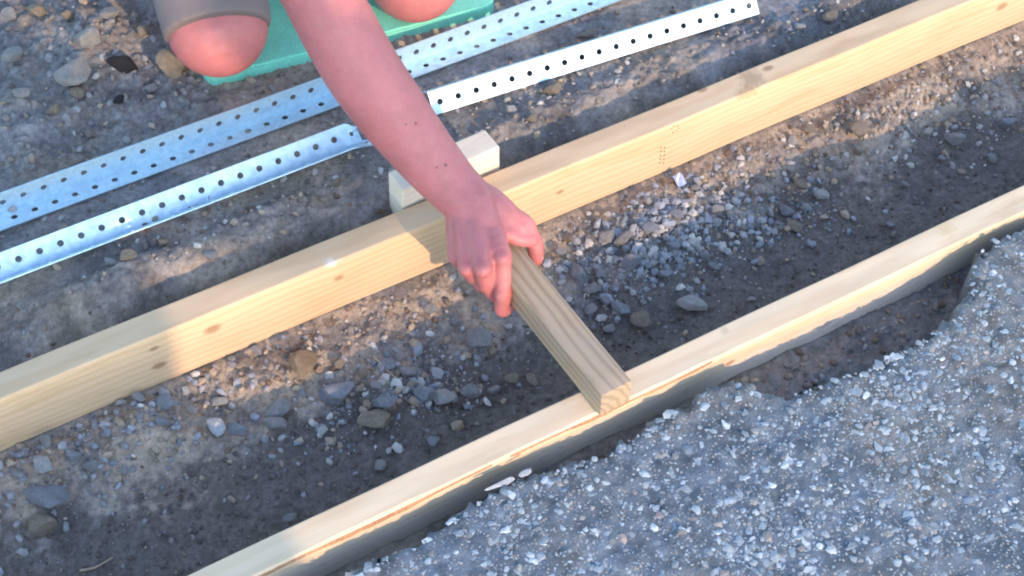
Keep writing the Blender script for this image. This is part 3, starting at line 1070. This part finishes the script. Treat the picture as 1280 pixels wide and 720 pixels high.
def angle_mesh(name, n_cells, ang_up, bend=None, ends=(0.0, 0.0), off2=0.006):
    """L section, local x along, fold on the x axis; first leg rises toward +y at ang_up, second leg square to it toward -y"""
    V, FA = [], []
    m_ = 16
    ang = np.arange(m_) * 2 * np.pi / m_
    inn = np.stack([np.cos(ang), np.sin(ang)], -1) * HOLE

    def leg(dirv, nrm, off):
        for c in range(n_cells):
            x0 = c * PITCH_H
            hx = 0.5 * PITCH_H + off
            cx, cy = hx, LEG * 0.50
            sq = []
            for a in ang:
                ca, sa = math.cos(a), math.sin(a)
                tx = ((PITCH_H - cx) / ca if ca > 1e-9 else (-cx / ca if ca < -1e-9 else 1e9))
                ty = ((LEG - cy) / sa if sa > 1e-9 else (-cy / sa if sa < -1e-9 else 1e9))
                t = min(tx, ty)
                sq.append((cx + ca * t, cy + sa * t))
            corner = [(PITCH_H, LEG), (0, LEG), (0, 0), (PITCH_H, 0)]
            s = len(V)
            for side in (0, 1):
                for (a, b) in [(cx + i[0], cy + i[1]) for i in inn] + sq + corner:
                    p = np.array([x0 + a, 0, 0]) + np.array([0, dirv[0], dirv[1]]) * b + np.array([0, nrm[0], nrm[1]]) * (GAUGE * (side - 0.0))
                    V.append(p)
            K = 2 * m_ + 4
            cor = {}
            for j in range(m_):
                k = (j + 1) % m_
                a, b = sq[j], sq[k]
                quad = [j, m_ + j, m_ + k, k]
                if abs(a[0] - b[0]) > 1e-7 and abs(a[1] - b[1]) > 1e-7:          # the cell corner lies between
                    cxn = max(a[0], b[0]) if (a[0] + b[0]) / 2 > cx else min(a[0], b[0])
                    cyn = max(a[1], b[1]) if (a[1] + b[1]) / 2 > cy else min(a[1], b[1])
                    ci = min(range(4), key=lambda w_: abs(corner[w_][0] - cxn) + abs(corner[w_][1] - cyn))
                    quad = [j, m_ + j, 2 * m_ + ci, m_ + k, k]
                FA.append(tuple(s + w_ for w_ in quad))
                FA.append(tuple(s + K + w_ for w_ in quad[::-1]))
                FA.append((s + j, s + k, s + K + k, s + K + j))
            # long edges and run ends
            for (p0, p1) in ((0, 1), (2, 3)):
                FA.append((s + 2 * m_ + p0, s + 2 * m_ + p1, s + K + 2 * m_ + p1, s + K + 2 * m_ + p0))
            if c == 0:
                FA.append((s + 2 * m_ + 1, s + 2 * m_ + 2, s + K + 2 * m_ + 2, s + K + 2 * m_ + 1))
            if c == n_cells - 1:
                FA.append((s + 2 * m_ + 3, s + 2 * m_ + 0, s + K + 2 * m_ + 0, s + K + 2 * m_ + 3))

    d1 = (math.cos(ang_up), math.sin(ang_up))
    d2 = (-math.sin(ang_up), math.cos(ang_up))
    leg(d1, (math.sin(ang_up), -math.cos(ang_up)), 0.0)
    leg(d2, (-math.cos(ang_up), -math.sin(ang_up)), off2)
    V = np.array(V)
    if bend is not None:
        V = bend(V)
    me = bpy.data.meshes.new(name)
    me.from_pydata([tuple(map(float, p)) for p in V], [], FA)
    bm = bmesh.new()
    bm.from_mesh(me)
    bmesh.ops.remove_doubles(bm, verts=bm.verts, dist=0.00005)
    bmesh.ops.recalc_face_normals(bm, faces=bm.faces)
    bm.to_mesh(me)
    bm.free()
    me.update()
    return me


def warp(amp, f, twist=0.0, end=None):
    def fn(V):
        V = V.copy()
        x = V[:, 0]
        V[:, 2] += amp * np.sin(x * f + 1.0)
        V[:, 1] += amp * np.sin(x * f * 0.7 + 0.4)
        if twist:
            a = twist * (x - x.mean())
            y, z = V[:, 1].copy(), V[:, 2].copy()
            V[:, 1] = y * np.cos(a) - z * np.sin(a)
            V[:, 2] = y * np.sin(a) + z * np.cos(a)
        if end is not None:
            V = end(V)
        return V
    return fn


def steel(p0, p1, z, ang_deg, label, pitch_off=0.0, bend=None):
    """fold runs from p0 to p1 in (u, v)"""
    L = math.hypot(p1[0] - p0[0], p1[1] - p0[1])
    nc = int(round(L / PITCH_H))
    me = angle_mesh('steel_angle', nc, math.radians(ang_deg), bend)
    o = link('steel_angle', me, galv)
    o.location = F(p0[0], p0[1], z)
    o.rotation_euler = (0, 0, YAW + math.atan2(p1[1] - p0[1], p1[0] - p0[0]))
    tag(o, label, 'steel angle', 'perforated steel angles on the dirt')
    return o


def crushed_end(V):
    x = V[:, 0]
    L = x.max()
    k = sstep(L - 0.022, L, x)
    V = V.copy()
    up = V[:, 2] > 0.004
    V[:, 2] -= k * np.clip(V[:, 2], 0, 1) * 0.45
    V[:, 1] += k * 0.004 * np.sin(V[:, 2] * 300)
    V[:, 0] += k * np.where(V[:, 1] < 0, 0.006, -0.004)
    return V


steel((-0.66, 0.6345), (1.02, 0.6345), -0.0285, 87, 'steel angle farthest from the boards, in front of the green kneeling pad', 0, warp(0.0012, 5, 0.0))
steel((-0.70, 0.5245), (0.0655, 0.5245), -0.0285, 50, 'shaded steel angle left of the arm with a crushed cut end', 0, warp(0.0010, 6, 0.0, crushed_end))
steel((0.172, 0.540), (0.700, 0.4955), -0.0040, 230, 'sunlit steel angle right of the arm, lying at a slight slant', 0, warp(0.0008, 6, 0.0))

# ------------------------------------------------------------------ kneeling pad
pad_m = plain_mat('green foam', (0.21, 0.66, 0.48), 0.75, 0, 0.0016, 320, 0.22)
p0, p1 = suv(257, 100, -0.012), suv(622, 6, -0.012)
pad_rz = YAW + math.atan2(p1[1] - p0[1], p1[0] - p0[0])
PL, PD, PT = math.hypot(p1[0] - p0[0], p1[1] - p0[1]), 0.26, 0.020
bm = bmesh.new()
cs = []
for (cx, cy, a0) in ((PL - .02, .02, -90), (PL - .02, PD - .02, 0), (.02, PD - .02, 90), (.02, .02, 180)):
    for k in range(6):
        a = math.radians(a0 + k * 18)
        cs.append((cx + .02 * math.cos(a), cy + .02 * math.sin(a)))
lo = [bm.verts.new((x, y, 0)) for (x, y) in cs]
fc = bm.faces.new(lo)
ex = bmesh.ops.extrude_face_region(bm, geom=[fc])
for e in ex['geom']:
    if isinstance(e, bmesh.types.BMVert):
        e.co.z += PT
bmesh.ops.recalc_face_normals(bm, faces=bm.faces)
top_e = [e for e in bm.edges if all(v.co.z > PT * .9 for v in e.verts) and len(e.link_faces) == 2]
bmesh.ops.bevel(bm, geom=top_e, offset=0.003, segments=3, affect='EDGES')
me = bpy.data.meshes.new('kneeling_pad')
bm.to_mesh(me)
bm.free()
pad = link('kneeling_pad', me, pad_m)
pad.location = F(p0[0], p0[1], -0.030)
pad.rotation_euler = (0, 0, pad_rz)
tag(pad, 'green foam kneeling pad on the dirt under the knees', 'kneeling pad')

# ------------------------------------------------------------------ people
def voxel_skin(name, parts, voxel, smooth=6, factor=0.5):
    """one continuous surface over all the limb volumes"""
    me = poly_mesh(name + '_cage', parts)
    o = bpy.data.objects.new(name + '_cage', me)
    COL.objects.link(o)
    r = o.modifiers.new('r', 'REMESH')
    r.mode = 'VOXEL'
    r.voxel_size = voxel
    r.use_smooth_shade = True
    s = o.modifiers.new('s', 'SMOOTH')
    s.factor = factor
    s.iterations = smooth
    dg = bpy.context.evaluated_depsgraph_get()
    out = bpy.data.meshes.new_from_object(o.evaluated_get(dg))
    bpy.data.objects.remove(o)
    out.name = name
    out.polygons.foreach_set('use_smooth', [True] * len(out.polygons))
    return out


def sv(x, y, z):
    return survey(x, y, z)


def U(u, v, z):
    return F(u, v, z)


def skin_mat(name, moles=()):
    m, nodes, links, P = new_mat(name)
    g = NT(m.node_tree)
    at = g.n('ShaderNodeAttribute', attribute_name='col').outputs['Color']
    oc = g.n('ShaderNodeTexCoord').outputs['Object']
    big = g.noise(oc, 30, 6, 0.65)
    mid = g.noise(oc, 90, 4, 0.6)
    fine = g.noise(oc, 700, 3, 0.6)
    col = g.mix(g.ramp(big, [(0.40, 0.0), (0.62, 0.75)]), at, (0.41, 0.135, 0.135))
    col = g.mix(g.ramp(mid, [(0.5, 0.0), (0.78, 0.4)]), col, (0.48, 0.235, 0.225))
    col = g.mix(1.0, col, g.ramp(fine, [(0.3, 0.93), (0.7, 1.06)]), 'MULTIPLY')
    for (p, r_) in moles:
        d = g.n('ShaderNodeVectorMath', operation='DISTANCE')
        g.put(d.inputs[0], oc)
        d.inputs[1].default_value = tuple(p)
        k = g.ramp(g.math('DIVIDE', d.outputs['Value'], r_), [(0.55, 0.85), (1.0, 0.0)])
        col = g.mix(k, col, (0.14, 0.06, 0.05))
    g.put(P.inputs['Base Color'], col)
    P.inputs['Roughness'].default_value = 0.48
    P.inputs['Specular IOR Level'].default_value = 0.42
    P.inputs['Subsurface Weight'].default_value = 0.12
    P.inputs['Subsurface Radius'].default_value = (1.0, 0.35, 0.2)
    P.inputs['Subsurface Scale'].default_value = 0.006
    cre = g.noise(g.mapping(oc, (1, 1, 1)), 160, 5, 0.65, 0.6)
    g.put(P.inputs['Normal'], g.bump(g.math('ADD', cre, g.math('MULTIPLY', fine, 0.4)), 0.35, 0.0016))
    return m


# the kneeling person: right arm reaching forward over the far board, hand round the offcut
axis_arm = [(398, -12, .300), (428, 45, .255), (456, 93, .215), (486, 135, .178), (513, 170, .148), (541, 205, .120), (566, 233, .100), (586, 255, .088)]
arm_pts = [sv(*a) for a in axis_arm]
arm_r = [.0450, .0462, .0462, .0445, .0415, .0380, .0345, .0325]
arm_q = [.98, .95, .92, .9, .86, .80, .74, .70]
# flattened along the direction of the back of the hand
hx = (sv(627, 322, .066) - sv(586, 255, .088))
lat = sv(627, 322, .066) - sv(569, 322, .044)
hn = np.cross(lat, hx)
hn = hn / np.linalg.norm(hn)
if hn[2] < 0:
    hn = -hn
shoulder = U(-0.085, 0.615, 0.535)
parts = []
mid_mcp = sv(598, 326, .060)
parts.append(tube(arm_pts + [arm_pts[-1] * .55 + mid_mcp * .45 - hn * .006], arm_r + [.0315], [(hn, q_) for q_ in arm_q] + [(hn, .40)]))
parts.append(tube([shoulder, shoulder * .62 + arm_pts[0] * .38, shoulder * .25 + arm_pts[0] * .75, arm_pts[0]], [.056, .050, .0445, .0435]))
Wp = arm_pts[-1]
MCP = {'index': sv(628, 321, .066), 'middle': sv(603, 335, .064), 'ring': sv(583, 334, .054), 'little': sv(570, 321, .043)}
wr = {'index': sv(602, 262, .083), 'middle': sv(590, 265, .086), 'ring': sv(578, 266, .083), 'little': sv(569, 264, .076)}
for k_, r0, r1 in (('index', .0150, .0118), ('middle', .0150, .0120), ('ring', .0145, .0112), ('little', .0140, .0104)):
    a, b = wr[k_], MCP[k_]
    parts.append(tube([a - hn * .004, (a + b) / 2 - hn * .0035, b - hn * .001], [r0, .0138, r1]))
    # tendon ridge and knuckle
    parts.append(tube([a * .6 + b * .4 + hn * .0080, a * .25 + b * .75 + hn * .0072, b + hn * .0042], [.0038, .0042, .0062], seg=10))
    parts.append(tube([b + hn * .0012 - hx * 0.01, b + hn * .0022 + hx * 0.03], [.0112 * r1 / .0118, .0108 * r1 / .0118], seg=12))
# palm between the bones
for t_ in (-0.06, 0.06, 0.2, 0.35, 0.55, 0.72, 0.86):
    a = wr['index'] * (1 - t_) + MCP['index'] * t_
    b = wr['little'] * (1 - t_) + MCP['little'] * t_
    parts.append(tube([a - hn * .0005, (a + b) / 2 + hn * .0018, b - hn * .0010], [.0125, .0135, .0118]))
# bump of the ulna at the wrist
parts.append(tube([sv(566, 246, .095), sv(570, 252, .092)], [.0085, .0075], seg=12))
bside = np.array([bd[1], -bd[0], 0.0])            # toward the offcut's left-hand side as seen from its hand end
if (bside @ DU) > 0:
    bside = -bside                                # bside points to -u: the face the fingers lie on
bc = end_mid                                      # on the offcut axis


def by_block(along, side, z):
    """along: metres back from the offcut's resting end, side: metres out from its axis to the fingers' side"""
    return bc - bd * along + bside * side + np.array([0, 0, z])


def s_of(p):
    q_ = np.asarray(p) - bc
    return float(-(q_ @ bd)), float(q_ @ bside)


HALF = B_W / 2
fingers = {
    'index': (MCP['index'], sv(630, 368, .022), [.0118, .0108, .0102, .0098, .0092, .0080]),
    'middle': (MCP['middle'], sv(609, 355, .026), [.0120, .0108, .0103, .0098, .0092, .0082]),
    'ring': (MCP['ring'], sv(594, 345, .024), [.0112, .0102, .0097, .0092, .0088, .0078]),
    'little': (MCP['little'], sv(581, 333, .022), [.0104, .0092, .0086, .0082, .0078, .0070]),
}
nails = []
for k_, (m_, pip, rr) in fingers.items():
    al, sd_ = s_of(pip)
    # the next two bones curl under the offcut
    reach = {'index': .030, 'middle': .031, 'ring': .030, 'little': .024}[k_]
    toward = max(sd_ - HALF - rr[3], 0.0)
    dip = by_block(al + 0.002, max(sd_ - reach * .55, HALF + .0092 if k_ == 'index' else HALF + .003), min(pip[2] - reach * .82, -.0105))
    al2, sd2 = s_of(dip)
    tip = by_block(al2 + 0.006, sd2 - 0.021, dip[2] - .0035)
    parts.append(tube([m_, (m_ + pip) / 2 + hn * .0015, pip, (pip + dip) / 2 + bside * .0015, dip, tip], rr, seg=14))
    parts.append(tube([pip + bside * .001 + np.array([0, 0, .001]), pip + bside * .002], [rr[2] * 1.04, rr[2] * 1.0], seg=12))
# thumb along the offcut's other side
cmc, tm, ti, tt = sv(606, 262, .076), sv(655, 281, .060), sv(668, 303, .040), sv(671, 324, .018)
for p_ in (ti, tt):
    al, sd_ = s_of(p_)
    lim = -(HALF + .0098)
    if sd_ > lim:
        p_ += bside * (lim - sd_)
parts.append(tube([cmc, (cmc + tm) / 2 + np.array([0, 0, .002]), tm, (tm + ti) / 2, ti, (ti + tt) / 2, tt], [.0180, .0165, .0135, .0118, .0112, .0106, .0084], seg=14))
# web of skin between thumb and index finger
parts.append(tube([sv(622, 285, .068), sv(640, 292, .0615), sv(655, 290, .0585)], [.0120, .0092, .0090], seg=12))
parts.append(tube([sv(612, 275, .073), sv(636, 279, .067)], [.0140, .0115], seg=12))
parts.append(tube([sv(598, 248, .083), sv(620, 262, .073), sv(648, 284, .060)], [.0225, .0215, .0155], seg=20))

parts.append(tube([sv(636, 293, .062), sv(650, 300, .0565), sv(663, 300, .050)], [.0110, .0085, .0095], seg=12))

# trunk, legs, other arm, head
knee_r, knee_l = U(-0.048, 0.736, 0.062), U(0.245, 0.716, 0.052)
hip_r, hip_l = U(0.045, 1.075, 0.28), U(0.245, 1.085, 0.27)
for kn_, hp in ((knee_r, hip_r), (knee_l, hip_l)):
    ank = kn_ + DV * 0.40 + np.array([0, 0, -.012]) + (DU * .02)
    parts.append(tube([kn_ + np.array([0, 0, .002]), kn_ * .75 + hp * .25 + np.array([0, 0, .012]), kn_ * .4 + hp * .6 + np.array([0, 0, .01]), hp], [.070, .082, .092, .094]))
    parts.append(tube([kn_ - DV * .004 + np.array([0, 0, .012]), kn_ + DV * .01 + np.array([0, 0, -.004])], [.060, .058]))
    parts.append(tube([kn_, kn_ * .65 + ank * .35 + np.array([0, 0, .006]), ank], [.056, .056, .036]))
    parts.append(tube([ank, ank + DV * .05 + np.array([0, 0, .02]), ank + DV * .12 + np.array([0, 0, -.002])], [.036, .038, .026]))
chest = U(0.085, 0.76, 0.53)
belly = U(0.105, 0.95, 0.42)
pelvis = U(0.11, 1.09, 0.31)
parts.append(tube([pelvis, belly, chest, U(0.075, 0.66, 0.575)], [.145, .140, .155, .125], (np.array([0, 0, 1.0]), .72), seg=24))
sh_l = U(0.235, 0.655, 0.545)
parts.append(tube([shoulder, (shoulder + sh_l) / 2 + np.array([0, 0, .02]), sh_l], [.062, .075, .062]))
el_l, wr_l = U(0.335, 0.72, 0.285), U(0.300, 0.80, 0.115)
parts.append(tube([sh_l, sh_l * .5 + el_l * .5, el_l], [.054, .047, .041]))
parts.append(tube([el_l, el_l * .6 + wr_l * .4, wr_l], [.041, .040, .028]))
parts.append(tube([wr_l, wr_l + np.array([0, 0, -.03]) - DV * .03], [.027, .030]))
for k_ in range(5):
    a = wr_l + np.array([0, 0, -.03]) - DV * .035 + DU * (k_ - 2) * .014
    parts.append(tube([a, a - DV * (.035 + .006 * (2 - abs(k_ - 2))) + np.array([0, 0, -.006])], [.009, .007], seg=10))
neck = U(0.065, 0.575, 0.64)
headc = U(0.06, 0.515, 0.725)
parts.append(tube([U(0.075, 0.66, 0.59), neck, headc], [.062, .056, .06]))
parts.append(tube([headc + np.array([0, 0, .035]) + DV * .03, headc + np.array([0, 0, -.045]) - DV * .035], [.085, .062]))
face_dir = -DV * .75 + np.array([0, 0, -.66])
face_up = -DV * .66 + np.array([0, 0, .75])
parts.append(tube([headc + face_dir * .075 + face_up * .02, headc + face_dir * .098 - face_up * .015], [.012, .014], seg=10))
for s_ in (-1, 1):
    parts.append(tube([headc + DU * s_ * .078 + face_up * .02, headc + DU * s_ * .080 - face_up * .03], [.015, .012], seg=10))
parts.append(tube([headc + face_dir * .072 - face_up * .05 - DU * .02, headc + face_dir * .072 - face_up * .05 + DU * .02], [.010, .010], seg=10))

body = voxel_skin('person', parts, 0.0021, 9)
nvb = len(body.vertices)
co = np.empty(nvb * 3, dtype=np.float32)
body.vertices.foreach_get('co', co)
co = co.reshape(-1, 3).astype(float)
skin = np.array([0.50, 0.165, 0.165])
red = np.array([0.42, 0.125, 0.12])
c = np.tile(skin, (nvb, 1))
k = np.zeros(nvb)
for p_, r_ in [(MCP[x_], .016) for x_ in MCP] + [(fingers['index'][1], .020), (fingers['middle'][1], .016), (knee_r, .075), (knee_l, .085), (tt, .02), (ti, .015), (arm_pts[0], .06), (arm_pts[3], .03)]:
    d2 = ((co - p_) ** 2).sum(1)
    k = np.maximum(k, np.exp(-d2 / (r_ * r_)))
c += (red - skin) * np.clip(k * 0.75, 0, 1)[:, None]
at_ = body.attributes.new('col', 'FLOAT_COLOR', 'POINT')
c4 = np.ones((nvb, 4), dtype=np.float32)
c4[:, :3] = c
at_.data.foreach_set('color', c4.ravel())
# moles: the skin point nearest each sight line
eye = np.array([0, 0, CAM_H])
moles = []
for (x_, y_, r_) in ((521, 154, .0024), (508, 157, .0016), (559, 207, .0026), (548, 211, .0018)):
    d_ = survey(x_, y_, 0) - eye
    d_ /= np.linalg.norm(d_)
    rel = co - eye
    t_ = rel @ d_
    perp = np.linalg.norm(rel - t_[:, None] * d_, axis=1)
    cand = np.where(perp < .0025)[0]
    if len(cand):
        moles.append((co[cand[np.argmin(t_[cand])]], r_))
person = link('person', body, skin_mat('sun reddened skin', moles))
tag(person, 'person in shorts kneeling on the green pad, right arm reaching to hold the timber', 'person')


def cloth(name, parts_, voxel, mat, parent, smooth=4):
    me = voxel_skin(name, parts_, voxel, smooth)
    return link(name, me, mat, parent)


def flat_tube(pts, radii, flat=None, seg=24):
    return tube(pts, radii, flat, seg, caps=False)


short_m = plain_mat('mauve grey cotton', (0.185, 0.150, 0.148), 0.9, 0, 0.0008, 700, 0.2)
sp_ = []
for kn_, hp in ((knee_r, hip_r), (knee_l, hip_l)):
    lift = np.array([0, 0, .012])
    sp_.append(flat_tube([kn_ * 1.05 - hp * .05 + lift * 1.5, kn_ * .6 + hp * .4 + lift, kn_ * .3 + hp * .7 + lift, hp], [.0735, .088, .100, .104]))
sp_.append(tube([pelvis + DV * .01, pelvis * .5 + belly * .5], [.156, .152], (np.array([0, 0, 1.0]), .76), 24))
cloth('shorts', sp_, 0.004, short_m, person, 3)
shirt_m = plain_mat('grey cotton shirt', (0.26, 0.27, 0.29), 0.9, 0, 0.0008, 600, 0.15)
ts = [tube([belly + DV * .06, belly, chest, U(0.075, 0.66, 0.577)], [.155, .151, .165, .134], (np.array([0, 0, 1.0]), .74), 24),
      tube([shoulder, (shoulder + sh_l) / 2 + np.array([0, 0, .02]), sh_l], [.069, .083, .069])]
ts.append(flat_tube([shoulder, shoulder * .62 + arm_pts[0] * .38], [.066, .062]))
ts.append(flat_tube([sh_l, sh_l * .6 + el_l * .4], [.064, .060]))
cloth('shirt', ts, 0.006, shirt_m, person)
hair_m = plain_mat('brown hair', (0.07, 0.045, 0.03), 0.6, 0, 0.003, 220, 0.4)
cloth('hair', [tube([headc + face_up * .045 + face_dir * -.01, headc - face_dir * .03 - face_up * .01], [.086, .080])], 0.005, hair_m, person)
eye_m = plain_mat('eye', (0.7, 0.68, 0.66), 0.2)
for s_ in (-1, 1):
    v_, f_ = ICO2
    link('eye', mesh_np('eye', v_ * .011 + (headc + DU * s_ * .031 + face_dir * .073 + face_up * .022), f_, True), eye_m, person)
nail_m = plain_mat('fingernail', (0.62, 0.42, 0.39), 0.3, 0, 0, 300, 0.06, 0.5)
nx = (tt - ti) / np.linalg.norm(tt - ti)
nz = -bside * .8 + np.array([0, 0, .45]) - DV * .25
nz = nz - (nz @ nx) * nx
nz /= np.linalg.norm(nz)
ny = np.cross(nz, nx)
v_, f_ = ICO2
link('fingernail', mesh_np('fingernail', ti * .25 + tt * .75 + nx * .001 + nz * .0068 + v_[:, :1] * .0070 * nx + v_[:, 1:2] * .0056 * ny + v_[:, 2:3] * .0018 * nz, f_, True), nail_m, person)
shoe_m = plain_mat('black shoe', (0.03, 0.03, 0.032), 0.6)
for kn_ in (knee_r, knee_l):
    ank = kn_ + DV * 0.40 + np.array([0, 0, -.012]) + (DU * .02)
    cloth('shoe', [tube([ank + DV * .03 + np.array([0, 0, .012]), ank + DV * .08 + np.array([0, 0, .02]), ank + DV * .14], [.043, .045, .033])], 0.005, shoe_m, person)

# unseen person added on the road behind the camera to throw shade over the left
PX, PY = 1.11, -1.60
pz = ROAD_Z
jeans = plain_mat('dark denim', (0.05, 0.065, 0.10), 0.9, 0, 0.001, 600, 0.2)
coat = plain_mat('dark jacket', (0.05, 0.05, 0.055), 0.85, 0, 0.001, 300, 0.2)


def Q(x, y, z):
    return np.array([PX + x, PY + y, pz + z])


pp = []
for s_ in (-1, 1):
    pp.append(tube([Q(s_ * .10, 0, .09), Q(s_ * .10, .01, .30), Q(s_ * .098, .02, .50), Q(s_ * .095, .01, .72), Q(s_ * .085, 0, .92)], [.042, .055, .057, .078, .09]))
    pp.append(tube([Q(s_ * .10, -.04, .05), Q(s_ * .11, .06, .045), Q(s_ * .115, .17, .03)], [.045, .043, .032]))
arm_out = [Q(.19, 0, 1.395), Q(.34, .01, 1.35), Q(.50, .02, 1.365), Q(.60, .02, 1.41), Q(.555, .03, 1.50), Q(.48, .04, 1.58)]      # elbow out, forearm raised, shaped to shade the steel and the knee
pp.append(tube(arm_out, [.052, .048, .043, .042, .036, .027]))
arm_by = [Q(-.19, 0, 1.41), Q(-.235, .0, 1.25), Q(-.245, .01, 1.11), Q(-.24, .05, .98), Q(-.235, .08, .87)]
pp.append(tube(arm_by, [.052, .048, .042, .036, .027]))
for h0, fd, wd in ((arm_out[-1], np.array([-.55, .1, .83]), np.array([.83, 0.3, .52])), (arm_by[-1], np.array([0, .2, -1.0]), np.array([0, 1.0, .2]))):
    pp.append(tube([h0, h0 + fd * .085], [.036, .038], (np.cross(fd, wd), .42)))
    for k_ in range(4):
        a = h0 + fd * .09 + wd * (k_ - 1.5) * .019
        pp.append(tube([a, a + fd * (.05 - .006 * abs(k_ - 1.3)), a + fd * (.078 - .008 * abs(k_ - 1.3))], [.0105, .0095, .008], seg=10))
    pp.append(tube([h0 + fd * .02 + wd * .03, h0 + fd * .06 + wd * .055], [.013, .010], seg=10))
pp.append(tube([Q(0, 0, .90), Q(0, 0, 1.10), Q(0, 0, 1.32), Q(0, 0, 1.45)], [.155, .145, .17, .12], (np.array([0, 1.0, 0]), .68), 24))
pp.append(tube([Q(-.17, 0, 1.42), Q(0, 0, 1.46), Q(.17, 0, 1.42)], [.055, .065, .055]))
pp.append(tube([Q(0, .0, 1.48), Q(0, .02, 1.58)], [.058, .055]))
pp.append(tube([Q(0, .01, 1.70), Q(0, .035, 1.62)], [.084, .060]))
pp.append(tube([Q(0, .10, 1.675), Q(0, .115, 1.645)], [.010, .013], seg=10))
for s_ in (-1, 1):
    pp.append(tube([Q(s_ * .08, .01, 1.69), Q(s_ * .08, .01, 1.64)], [.014, .011], seg=10))
bm2 = voxel_skin('person', pp, 0.008, 4)
a2 = bm2.attributes.new('col', 'FLOAT_COLOR', 'POINT')
a2.data.foreach_set('color', np.tile(np.array([.65, .4, .33, 1], dtype=np.float32), len(bm2.vertices)))
p2_ = link('person', bm2, skin_mat('skin'))
tag(p2_, 'unseen standing person in dark jacket and jeans on the asphalt, added to cast shade, one forearm raised', 'person')
tr = []
for s_ in (-1, 1):
    tr.append(flat_tube([Q(s_ * .10, -.005, .07), Q(s_ * .10, .005, .30), Q(s_ * .10, .01, .55), Q(s_ * .095, .005, .76), Q(s_ * .085, 0, .93)], [.080, .088, .096, .104, .105]))
tr.append(tube([Q(0, 0, .88), Q(0, 0, 1.02)], [.165, .155], (np.array([0, 1.0, 0]), .72), 24))
cloth('trousers', tr, 0.008, jeans, p2_)
jk = [tube([Q(0, 0, .90), Q(0, 0, 1.10), Q(0, 0, 1.32), Q(0, 0, 1.44)], [.175, .165, .185, .135], (np.array([0, 1.0, 0]), .74), 24),
      tube([Q(-.18, 0, 1.42), Q(0, 0, 1.46), Q(.18, 0, 1.42)], [.068, .072, .068])]
jk.append(flat_tube(arm_out, [.074, .072, .070, .072, .072, .064]))
jk.append(flat_tube(arm_by, [.070, .064, .058, .052, .044]))
cloth('jacket', jk, 0.008, coat, p2_)
cloth('hair', [tube([Q(0, -.01, 1.73), Q(0, -.03, 1.68)], [.085, .08])], 0.008, hair_m, p2_)
